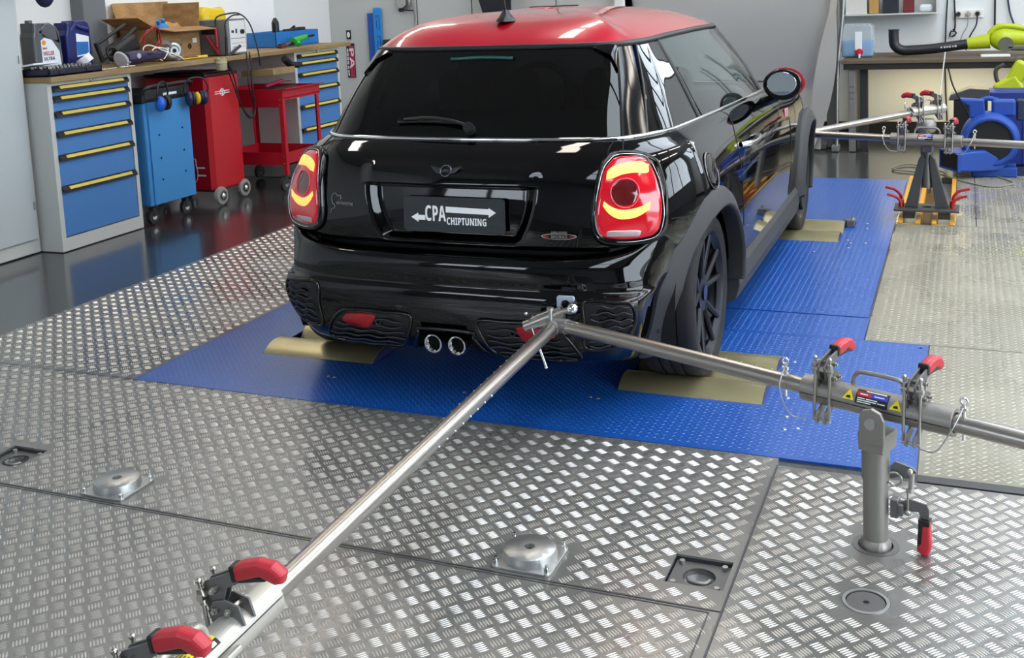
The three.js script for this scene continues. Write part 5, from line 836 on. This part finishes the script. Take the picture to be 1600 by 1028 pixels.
  mesh('side_lug', merge([box(0.10, 0.012, 0.012, 0.004).rotateZ(0).translate(-0.06, 0.0, -0.05), rod([-0.075, -0.02, -0.044], [-0.02, -0.02, -0.052], 0.009), cylX(0.012, 0.02, 6).translate(-0.03, -0.02, -0.05)]), M.sleeveLight, sA);
  const pA = thing('anchor_post', 'grey steel post below the picture that carries the near clamp sleeve', 'post', [0.52, 0, 2.80]);
  mesh('column', merge([cyl(0.032, 0.30, 32).translate(0, 0.15, 0), cyl(0.0352, 0.1, 32).translate(0, 0.28, 0)]), M.sleeve, pA);

  // coupling at the tow eye
  const cp = thing('tow_coupling', 'nickel plated coupling and fork screwed to the tow eye of the car', 'coupling', J);
  const ax = [0.146, 0.058, 0.0];
  const P = t => [-0.106 + ax[0] * t, -0.009 + ax[1] * t, 0.012 - 0.03 * t];
  mesh('coupling_body', merge([rod(P(0.0), P(0.2), 0.019, 28), rod(P(0.2), P(0.32), 0.022, 28), rod(P(0.32), P(0.66), 0.0255, 28), rod(P(0.66), P(0.88), 0.021, 28), rod(P(0.88), P(1.0), 0.010, 16)]), M.satin, cp);
  mesh('tow_ball', new THREE.SphereGeometry(0.019, 28, 20).translate(...P(1.1)), M.chrome, cp);
  mesh('tow_bolt', rod(P(1.1), [0.03, 0.05, -0.10], 0.011, 16), M.satin, cp);
  mesh('fork', merge([rod([-0.02, 0.004, 0.0], [0.05, 0.004, 0.02], 0.025, 24), rod([0, 0.0, 0.0], [0.002, 0, 0.05], 0.024, 24), box(0.05, 0.045, 0.05, 0.01)]), M.castSteel, cp);
  mesh('fork_bolt', merge([cyl(0.007, 0.085, 14).translate(-0.008, 0.02, 0.024), cyl(0.0125, 0.009, 6).translate(-0.008, 0.062, 0.024)]), M.zinc, cp);
  mesh('tommy_bar', merge([rod([-0.075, -0.01, 0.02], [-0.02, -0.13, 0.05], 0.0042), rod(P(0.15).map((v, i) => v + [0.01, 0.03, 0][i]), P(0.15), 0.004), new THREE.SphereGeometry(0.006, 10, 8).translate(-0.02, -0.13, 0.05), new THREE.SphereGeometry(0.006, 10, 8).translate(-0.10, 0.035, 0.01)]), M.chrome, cp);

  // front rig: rails, stand, levers, two bars
  const rail = thing('floor_rail', 'yellow steel anchor rail set in the floor beyond the car', 'rail', [1.497, -0.058, -3.6]);
  const yel = std(0xc9922a, 0.45);
  for (const x of [-0.145, -0.045, 0.045, 0.145]) mesh('rail_bar', box(0.028, 0.06, 1.6, 0.003).translate(x, 0.035, 0), yel, rail);
  for (const x of [-0.095, 0, 0.095]) mesh('rail_bed', box(0.07, 0.01, 1.6).translate(x, 0.006, 0), x ? std(0x8b8d8f, 0.4, 0.8) : std(0x5a3e14, 0.6), rail);
  for (const x of [-0.095, 0.095]) mesh('rail_end', box(0.12, 0.05, 0.02, 0.003).translate(x, 0.03, 0.79), yel, rail);
  const sd = thing('anchor_stand', 'dark grey A shaped stand clamped to the yellow rail beyond the car', 'stand', [1.497, 0, -2.98]);
  const dg = std(0x4a4b4c, 0.5, 0.4);
  mesh('base_plate', extrude(roundRect(0.37, 0.2, 0.012), 0.014, 0.002, [ring(0.028, 20)]).rotateX(-Math.PI / 2).translate(0, 0.062, 0), dg, sd);
  mesh('clamp_foot', merge([-1, 1].map(s => box(0.07, 0.05, 0.12, 0.004).translate(s * 0.1, 0.03, 0))), dg, sd);
  for (const s of [-1, 1]) mesh('leg', extrude([[s * 0.05, 0.069], [s * 0.125, 0.069], [s * 0.048, 0.36], [s * 0.02, 0.40], [s * 0.012, 0.36]], 0.07, 0.003), dg, sd);
  mesh('centre_tube', merge([cyl(0.03, 0.28, 28).translate(0, 0.33, 0), cyl(0.036, 0.09, 28).translate(0, 0.435, 0)]), M.darkSteel, sd);
  for (const s of [-1, 1]) { mesh('red_lever', tube([[s * 0.145, 0.07, 0.04], [s * 0.15, 0.11, 0.04], [s * 0.18, 0.135, 0.04], [s * 0.225, 0.15, 0.045]], 0.009, 24), std(0xa81a1e, 0.45), sd); mesh('red_lever', tube([[s * 0.145, 0.07, -0.03], [s * 0.152, 0.13, -0.03], [s * 0.185, 0.165, -0.03], [s * 0.24, 0.18, -0.03]], 0.009, 24), std(0xa81a1e, 0.45), sd); mesh('lever_base', cyl(0.016, 0.05, 14).translate(s * 0.145, 0.085, 0.005), std(0xa81a1e, 0.45), sd); }
  const f1a = [0.76, 0.503, -3.04], f1b = [2.35, 0.49, -2.66], f1c = [1.497, 0.497, -2.862];
  const b1 = thing('tie_bar', 'steel tie bar crossing above the dark stand to the right edge of the picture', 'bar');
  mesh('tube', rod(f1a, f1b, 0.0225, 24), M.tube, b1);
  const s1 = thing('clamp_sleeve', 'clamp sleeve with dark levers on top of the dark A shaped stand', 'clamp', f1c, along(f1a, f1b));
  sleeve(s1, M.sleeve, 0.205, [-0.135, 0.135]); curved(s1, sMat, 0.088, 0.12, 1.25); pinAt(s1, -0.25, 1); pinAt(s1, 0.27, -1);
  mesh('saddle', merge([box(0.06, 0.05, 0.05, 0.005).translate(0, -0.05, -0.03), cyl(0.02, 0.06, 16).translate(0, -0.05, -0.08)]), M.darkSteel, s1);
  const f2a = [0.74, 0.481, -3.20], f2b = [1.50, 0.535, -4.10], f2c = [1.46, 0.532, -4.05];
  const b2 = thing('tie_bar', 'steel tie bar from the front of the car to the far clamp', 'bar');
  mesh('tube', rod(f2a, f2b, 0.0225, 24), M.tube, b2);
  const s2 = thing('clamp_sleeve', 'far clamp sleeve with red levers in front of the lit white wall', 'clamp', f2c, along(f2a, f2b));
  sleeve(s2, M.sleeveLight, 0.16, [-0.09, 0.09]); pinAt(s2, -0.2, 1);
  const p2 = thing('anchor_post', 'far steel post with a round head under the far clamp', 'post', [1.46, 0, -4.05]);
  mesh('column', merge([cyl(0.032, 0.44, 24).translate(0, 0.22 - 0.05, 0), lathe([[0, 0.38], [0.055, 0.38], [0.065, 0.40], [0.065, 0.44], [0.05, 0.47], [0, 0.47]], 28)]), M.castSteel, p2);
}
// ---------------------------------------------------------------- right side: steel screen, bench, blower, fan
M.brushedPanel = std(0xb7b5b0, 0.42, 0.55);
M.lime = std(0xa8b512, 0.4);
M.fanBlue = std(0x0c3f96, 0.5, 0, { bumpMap: rep(T.fine, 6), bumpScale: 0.0006 });
{
  // wind tunnel hood: a bent sheet and its edge
  const hood = thing('fan_hood', 'large brushed steel fan hood standing behind the car', 'fan hood', [0, 0, -5.62]);
  const sheet = (() => { const prof = []; for (let i = 0; i <= 60; i++) { const y = 0.03 + i / 60 * 2.6; prof.push([y, 0.06 * Math.sin(Math.max(0, y - 0.55) * 1.6) + (y < 0.55 ? 0.10 * Math.pow((0.55 - y) / 0.55, 1.5) : 0)]); } const pos = [], uv = [], idx = [], n = 60; for (let i = 0; i <= n; i++) for (let k = 0; k <= 60; k++) { const [y, dz] = prof[k], right = 0.60 + 0.12 * sstep(0.3, 1.3, y) - 0.02 * Math.cos(y * 3), x = -1.06 + (right + 1.06) * i / n, e = sstep(0.9, 1, i / n); pos.push(x, y, dz + 0.10 * e * e); uv.push(x, y); } for (let i = 0; i < n; i++) for (let k = 0; k < 60; k++) { const a = i * 61 + k; idx.push(a, a + 61, a + 62, a, a + 62, a + 1); } const g = new THREE.BufferGeometry(); g.setAttribute('position', new THREE.Float32BufferAttribute(pos, 3)); g.setAttribute('uv', new THREE.Float32BufferAttribute(uv, 2)); g.setIndex(idx); g.computeVertexNormals(); return g; })();
  const back = sheet.clone().translate(0, 0, -0.02);
  mesh('steel_sheet', merge([sheet, back]), M.brushedPanel, hood);
  mesh('edge_post', merge([tube([[0.70, 0.05, 0.06], [0.71, 0.7, 0.06], [0.76, 1.3, 0.06], [0.80, 2.5, 0.06]], 0.016, 40), boxAt(0.66, 0.72, 0, 0.05, 0.0, 0.1, 0.004)]), M.zinc, hood);
  mesh('side_frame', merge([boxAt(0.60, 0.68, 0.0, 2.6, -0.30, -0.1, 0.004), boxAt(-1.0, 0.6, 0.0, 0.04, -0.35, -0.02)]), M.darkSteel, hood);
  mesh('front_lip', (() => { const pts = []; for (let i = 0; i <= 12; i++) { const t = i / 12; pts.push([0.50 + 0.22 * Math.pow(t, 0.7), 0.06 + 1.5 * t, 0.16 - 0.05 * t]); } const pos = [], idx = []; pts.forEach(([x, y, z], i) => { const w = 0.16 * Math.sin(Math.PI * Math.min(1, (i + 1) / 10) * 0.9) + 0.01; pos.push(x - w / 2, y, z, x + w / 2, y, z + 0.03); }); for (let i = 0; i < pts.length - 1; i++) { const a = i * 2; idx.push(a, a + 1, a + 3, a, a + 3, a + 2); } const g = new THREE.BufferGeometry(); g.setAttribute('position', new THREE.Float32BufferAttribute(pos, 3)); g.setIndex(idx); g.computeVertexNormals(); return merge([g, g.clone().translate(0, 0, -0.006)]); })(), std(0xc2c0ba, 0.4, 0.7, { side: THREE.DoubleSide }), hood);
  // bench
  const wb = thing('workbench', 'steel framed workbench with a wooden top by the right wall', 'workbench', [0, 0, 0]);
  mesh('bench_top', planarUV(boxAt(0.74, 3.2, 0.745, 0.775, -6.40, -5.50, 0.003), 0, 2, 0.5), std(0x5a4c3a, 0.6), wb);
  mesh('apron', boxAt(0.76, 3.18, 0.695, 0.745, -5.54, -5.51, 0.003), std(0x3a3734, 0.4, 0.6), wb);
  for (const x of [0.80, 3.12]) { mesh('leg', merge([boxAt(x, x + 0.055, 0, 0.70, -5.58, -5.53, 0.004), boxAt(x, x + 0.055, 0, 0.70, -6.38, -6.33, 0.004)]), M.castSteel, wb); mesh('side_frame', merge([boxAt(x + 0.01, x + 0.05, 0.66, 0.70, -6.35, -5.55), boxAt(x + 0.01, x + 0.05, 0.10, 0.14, -6.35, -5.55)]), std(0x232325, 0.5, 0.4), wb); }
  for (let k = 0; k < 6; k++) mesh('slot_hole', box(0.006, 0.012, 0.002).translate(0.815 + (k % 2) * 0.022, 0.45 + Math.floor(k / 2) * 0.05, -5.529), M.gap, wb);
  mesh('inner_post', boxAt(0.885, 0.95, 0, 0.69, -5.66, -5.60, 0.003), std(0x3b3c3d, 0.45, 0.5), wb);
  // under-bench lamp: its light warms the wall below the bench
  const ul = thing('under_bench_lamp', 'slim warm lamp under the workbench top lighting the white wall', 'lamp', [1.55, 0.735, -5.95]);
  mesh('lamp_housing', box(1.1, 0.02, 0.07, 0.004), M.white, ul); mesh('lamp_diffuser', box(1.06, 0.006, 0.055, 0.002).translate(0, -0.012, 0), std(0xffffff, 0.6, 0, { emissive: 0xfff0c0, emissiveIntensity: 6 }), ul);
  { const a = new THREE.RectAreaLight(0xfff0c4, 60, 1.06, 0.055); a.position.set(1.55, 0.717, -5.95); a.rotation.x = -Math.PI / 2; a.castShadow = true; scene.add(a); }
  const T0 = 0.776;
  // jerrycan of blue fluid
  const jc = thing('water_canister', 'translucent white canister half full of blue fluid with a red tap', 'canister', [0.845, T0 + 0.002, -5.92]);
  mesh('shell', extrude([[-0.125, 0], [0.125, 0], [0.135, 0.06], [0.135, 0.20], [0.125, 0.265], [0.10, 0.285], [-0.10, 0.285], [-0.125, 0.265], [-0.135, 0.2], [-0.135, 0.06]], 0.22, 0.02, [], 3), phy(0xf0f4f6, 0.22, 0, { transmission: 0.78, thickness: 0, ior: 1.35 }), jc);
  mesh('blue_fluid', box(0.25, 0.135, 0.20, 0.02).translate(0, 0.072, 0), std(0x2b8fc8, 0.4), jc);
  mesh('tap', merge([cylZ(0.03, 0.03, 24).translate(0.02, 0.045, 0.122), cylZ(0.014, 0.05, 16).translate(0.02, 0.045, 0.14)]), std(0xc01830, 0.4), jc);
  mesh('spout', merge([cyl(0.009, 0.05, 14).translate(0.022, 0.018, 0.15), boxAt(-0.02, 0.04, 0.06, 0.22, 0.108, 0.114, 0.003)]), std(0xdfe5e6, 0.4), jc);
  // leaf blower
  const bl = thing('leaf_blower', 'lime green leaf blower with a black bent tube on the workbench', 'leaf blower', [1.75, T0 + 0.097, -5.85]);
  mesh('blow_tube', merge([tube([[-0.61, 0.13, 0], [-0.61, 0.07, 0], [-0.60, 0.0, 0.0], [-0.545, -0.042, 0.0], [-0.46, -0.045, 0.0], [-0.30, -0.035, 0], [-0.02, 0.0, 0]], 0.042, 60, 18), torus(0.043, 0.005, 24, 8).rotateX(Math.PI / 2).translate(-0.61, 0.13, 0)]), std(0x17171a, 0.42), bl);
  mesh('pale_print', merge([-0.26, -0.235, -0.215, -0.195, -0.17, -0.15, 0.0].map((x, i) => box(i === 6 ? 0.025 : 0.014, 0.012 + 0.004 * (i % 2), 0.002).rotateZ(0.09).translate(x + 0.03, -0.024 + (x + 0.26) * 0.09, 0.0425))), std(0xb8b8b8, 0.5), bl);
  mesh('motor_housing', merge([rod([-0.03, 0.0, 0], [0.14, 0.02, 0], 0.048, 28, 0.062), new THREE.SphereGeometry(0.1, 32, 22).scale(1.15, 0.92, 0.8).translate(0.25, 0.03, 0), rod([0.25, 0.045, 0], [0.44, 0.03, 0], 0.075, 26, 0.06)]), M.lime, bl);
  mesh('handle', merge([tube([[0.13, 0.075, 0], [0.2, 0.135, 0], [0.32, 0.135, 0], [0.45, 0.095, 0], [0.49, 0.05, 0]], 0.022, 40, 12)]), M.lime, bl);
  mesh('air_intake', merge([cylZ(0.058, 0.05, 28).translate(0.26, -0.005, 0.06), box(0.2, 0.05, 0.06, 0.02).rotateZ(-0.05).translate(0.36, -0.035, 0.055)]), std(0x55584c, 0.5), bl);
  mesh('cable', tube([[0.49, 0.08, 0], [0.56, 0.075, 0.0], [0.66, 0.05, -0.02], [0.8, 0.02, -0.06]], 0.007, 24), M.blackPlastic, bl);
  tag(mesh('white_cloth', box(0.22, 0.02, 0.12, 0.008).translate(1.93, T0 + 0.011, -5.62), std(0xc9c9c4, 0.8)), 'folded white cloth under the lime green blower', 'cloth');
  // second tool hanging below, at the right edge
  const g2 = thing('green_tool', 'lime green hedge tool hanging at the right edge under the bench', 'power tool', [2.02, 0.56, -5.33]);
  mesh('body', merge([box(0.2, 0.15, 0.1, 0.03).rotateZ(0.5).translate(0.0, 0.0, 0), box(0.12, 0.22, 0.09, 0.03).rotateZ(-0.5).translate(0.06, 0.1, 0)]), M.lime, g2); mesh('handle', tube([[-0.03, 0.18, 0], [-0.09, 0.14, 0], [-0.085, 0.06, 0], [-0.05, 0.02, 0]], 0.016, 24), std(0x3a3c33, 0.5), g2); mesh('hook_strap', rod([0.05, 0.2, 0], [0.05, 0.245, 0], 0.006), M.darkSteel, g2);
  // blue air mover
  const fan = thing('air_mover', 'blue plastic floor blower with a round dark inlet', 'fan', [1.875, 0, -4.56]);
  mesh('housing', merge([lathe([[0.15, -0.14], [0.175, -0.14], [0.195, -0.11], [0.20, 0], [0.195, 0.10], [0.18, 0.128], [0.155, 0.135], [0.145, 0.125]], 56).rotateX(Math.PI / 2).translate(0, 0.26, 0), new THREE.CylinderGeometry(0.19, 0.19, 0.2, 48).rotateX(Math.PI / 2).translate(0, 0.26, -0.03)]), M.fanBlue, fan);
  mesh('outlet_duct', merge([extrude([[0.02, 0.05], [-0.16, 0.05], [-0.30, 0.06], [-0.30, 0.185], [-0.2, 0.20], [-0.1, 0.20], [0.06, 0.1]], 0.27, 0.012, [], 3), boxAt(-0.315, -0.29, 0.052, 0.064, -0.135, 0.135, 0.004), boxAt(-0.315, -0.29, 0.18, 0.192, -0.135, 0.135, 0.004), boxAt(-0.315, -0.29, 0.052, 0.192, 0.123, 0.135, 0.004), boxAt(-0.315, -0.29, 0.052, 0.192, -0.135, -0.123, 0.004)]).rotateY(0.5), M.fanBlue, fan);
  mesh('outlet_opening', boxAt(-0.306, -0.30, 0.07, 0.178, -0.12, 0.12).rotateY(0.5), M.gap, fan);
  mesh('inlet_grille', cylZ(0.148, 0.01, 48).translate(0, 0.26, 0.118), std(0x0c0d10, 0.8), fan);
  mesh('inlet_rim', torus(0.163, 0.018, 48, 12).translate(0, 0.26, 0.126), M.fanBlue, fan);
  mesh('carry_handle', merge([tube([[-0.10, 0.50, -0.05], [-0.05, 0.54, -0.06], [0.0, 0.55, -0.06], [0.06, 0.53, -0.06]], 0.018, 30), extrude([[-0.20, 0.56], [-0.04, 0.55], [-0.03, 0.42], [-0.14, 0.42], [-0.145, 0.51], [-0.20, 0.54]], 0.1, 0.01), box(0.16, 0.12, 0.12, 0.02).translate(0.09, 0.485, -0.05)]), M.fanBlue, fan);
  mesh('switch_box', box(0.05, 0.15, 0.09, 0.012).translate(0.2, 0.47, -0.06), std(0x14233f, 0.5), fan);
  mesh('foot', merge([boxAt(-0.12, 0.18, 0, 0.07, -0.12, -0.06, 0.01), boxAt(-0.12, 0.18, 0, 0.07, 0.05, 0.11, 0.01)]), M.fanBlue, fan);
  const crate = thing('plastic_crate', 'dark blue plastic crate standing behind the blue floor blower', 'crate', [2.12, 0, -5.15]);
  mesh('walls', merge([boxAt(-0.22, 0.22, 0, 0.5, -0.15, 0.15, 0.01), boxAt(-0.24, 0.24, 0.5, 0.56, -0.17, 0.17, 0.01)]), std(0x122a78, 0.5), crate); mesh('rib', merge([-0.12, 0, 0.12].map(x => boxAt(x - 0.008, x + 0.008, 0.02, 0.5, 0.15, 0.162))), std(0x122a78, 0.5), crate);
  tag(mesh('grey_tray', extrude([[-0.16, 0], [0.14, 0.01], [0.16, 0.09], [0.0, 0.10], [-0.14, 0.05]], 0.2, 0.01).translate(1.74, 0.42, -5.75), std(0x55565a, 0.5)), 'grey plastic cover lying behind the blue floor blower', 'cover');
  tag(mesh('tray_support', boxAt(1.62, 1.88, 0, 0.419, -5.84, -5.66, 0.01), std(0x202124, 0.6)), 'dark box under the grey plastic cover', 'box');
  // shelf niche on the wall with boxes
  const sh = thing('wall_cabinet', 'open wall cabinet with small goods above the canister', 'cabinet', [1.08, 1.13, -6.33]);
  mesh('frame', merge([boxAt(-0.40, 0.40, -0.012, 0.0, -0.12, 0.12), boxAt(-0.40, -0.388, 0, 0.6, -0.12, 0.12), boxAt(0.388, 0.40, 0, 0.6, -0.12, 0.12), boxAt(-0.40, 0.40, 0, 0.6, -0.12, -0.11)]), M.cabGrey, sh);
  const goods = [[-0.28, 0.2, 0.2, 0.16, 0xd9d4cc, 'white parcel with a barcode in the wall cabinet'], [-0.13, 0.09, 0.24, 0.12, 0xb98d4f, 'tan carton in the wall cabinet'], [0.01, 0.14, 0.16, 0.14, 0x1d1f2a, 'dark blue carton in the wall cabinet'], [0.16, 0.1, 0.13, 0.1, 0x6a1d22, 'dark red tin in the wall cabinet'], [0.30, 0.13, 0.07, 0.12, 0xd2d8da, 'white rounded box in the wall cabinet']];
  goods.forEach(([x, w, h, d, c, label], i) => tag(mesh('stored_box', box(w * 0.9, h, d, i === 4 ? 0.03 : 0.004).translate(1.08 + x, 1.131 + h / 2, -6.31), std(c, 0.6)), label, 'box'));
  const sk = thing('socket_strip', 'white triple wall socket with three plugs above the blower', 'socket', [1.72, 1.10, -6.45]);
  mesh('plate', boxAt(-0.12, 0.13, -0.037, 0.037, 0, 0.02, 0.004), std(0xdedcd6, 0.5), sk);
  [-0.075, 0.005, 0.08].forEach((x, i) => { mesh('socket_ring', torus(0.024, 0.003, 20, 6).translate(x, 0, 0.021), std(0xc4c2bc, 0.5), sk); mesh('plug', cylZ(0.018, 0.03, 16).translate(x, 0, 0.034), i === 1 ? std(0x9a9a98, 0.5) : M.blackPlastic, sk); });
  const cable = (pts, r, label, mat = M.blackPlastic) => tag(mesh('wall_cable', tube(pts, r, 60, 6), mat), label, 'cable', 'cables on the right wall');
  cable([[1.56, 2.2, -6.43], [1.56, 1.4, -6.43], [1.545, 1.0, -6.43], [1.54, 0.6, -6.43], [1.56, 0.15, -6.43]], 0.007, 'black cable running down the wall left of the sockets');
  cable([[1.60, 2.2, -6.43], [1.60, 1.5, -6.43], [1.62, 1.0, -6.42], [1.585, 0.95, -6.42], [1.58, 0.90, -6.42], [1.63, 0.93, -6.42], [1.60, 0.97, -6.42]], 0.008, 'coiled black cable hanging below the left plug');
  cable([[1.80, 1.10, -6.40], [1.79, 1.0, -6.41], [1.74, 0.9, -6.42], [1.71, 0.78, -6.42]], 0.006, 'thin black lead from the right hand plug');
  cable([[1.725, 1.10, -6.40], [1.72, 1.0, -6.41], [1.68, 0.92, -6.42], [1.66, 0.85, -6.42]], 0.005, 'thin grey lead from the middle plug', std(0x9a9a98, 0.5));
  cable([[1.94, 2.2, -6.43], [1.94, 1.5, -6.43], [1.94, 0.95, -6.43]], 0.009, 'thick black cable running straight down behind the lime green blower');
  cable([[2.03, 2.2, -6.42], [2.02, 1.5, -6.42], [2.05, 1.15, -6.42], [2.09, 1.0, -6.4]], 0.009, 'dark blue hose hanging at the right edge of the wall', std(0x20284a, 0.5));
  cable([[1.58, 0.70, -5.48], [1.62, 0.55, -5.48], [1.72, 0.35, -5.48], [1.84, 0.10, -5.48]], 0.007, 'black cable slanting down in front of the workbench');
  cable([[1.555, 0.83, -5.50], [1.52, 0.5, -5.0], [1.48, 0.35, -4.3], [1.46, 0.30, -3.6], [1.44, 0.30, -2.95]], 0.005, 'thin pale wire stretched from the blower to the front clamp', std(0xb9b9b4, 0.5));
  tag(mesh('floor_cable', tube([[1.40, 0.006, -4.55], [1.2, 0.006, -4.68], [1.32, 0.006, -4.9], [1.55, 0.006, -4.6], [1.62, 0.006, -4.35], [1.86, 0.006, -4.05], [2.02, 0.006, -4.2], [1.9, 0.006, -4.5]], 0.006, 100, 6), std(0x77786f, 0.6)), 'grey cable lying in loops on the floor beside the blue blower', 'cable');
}
renderer.render(scene, camera);
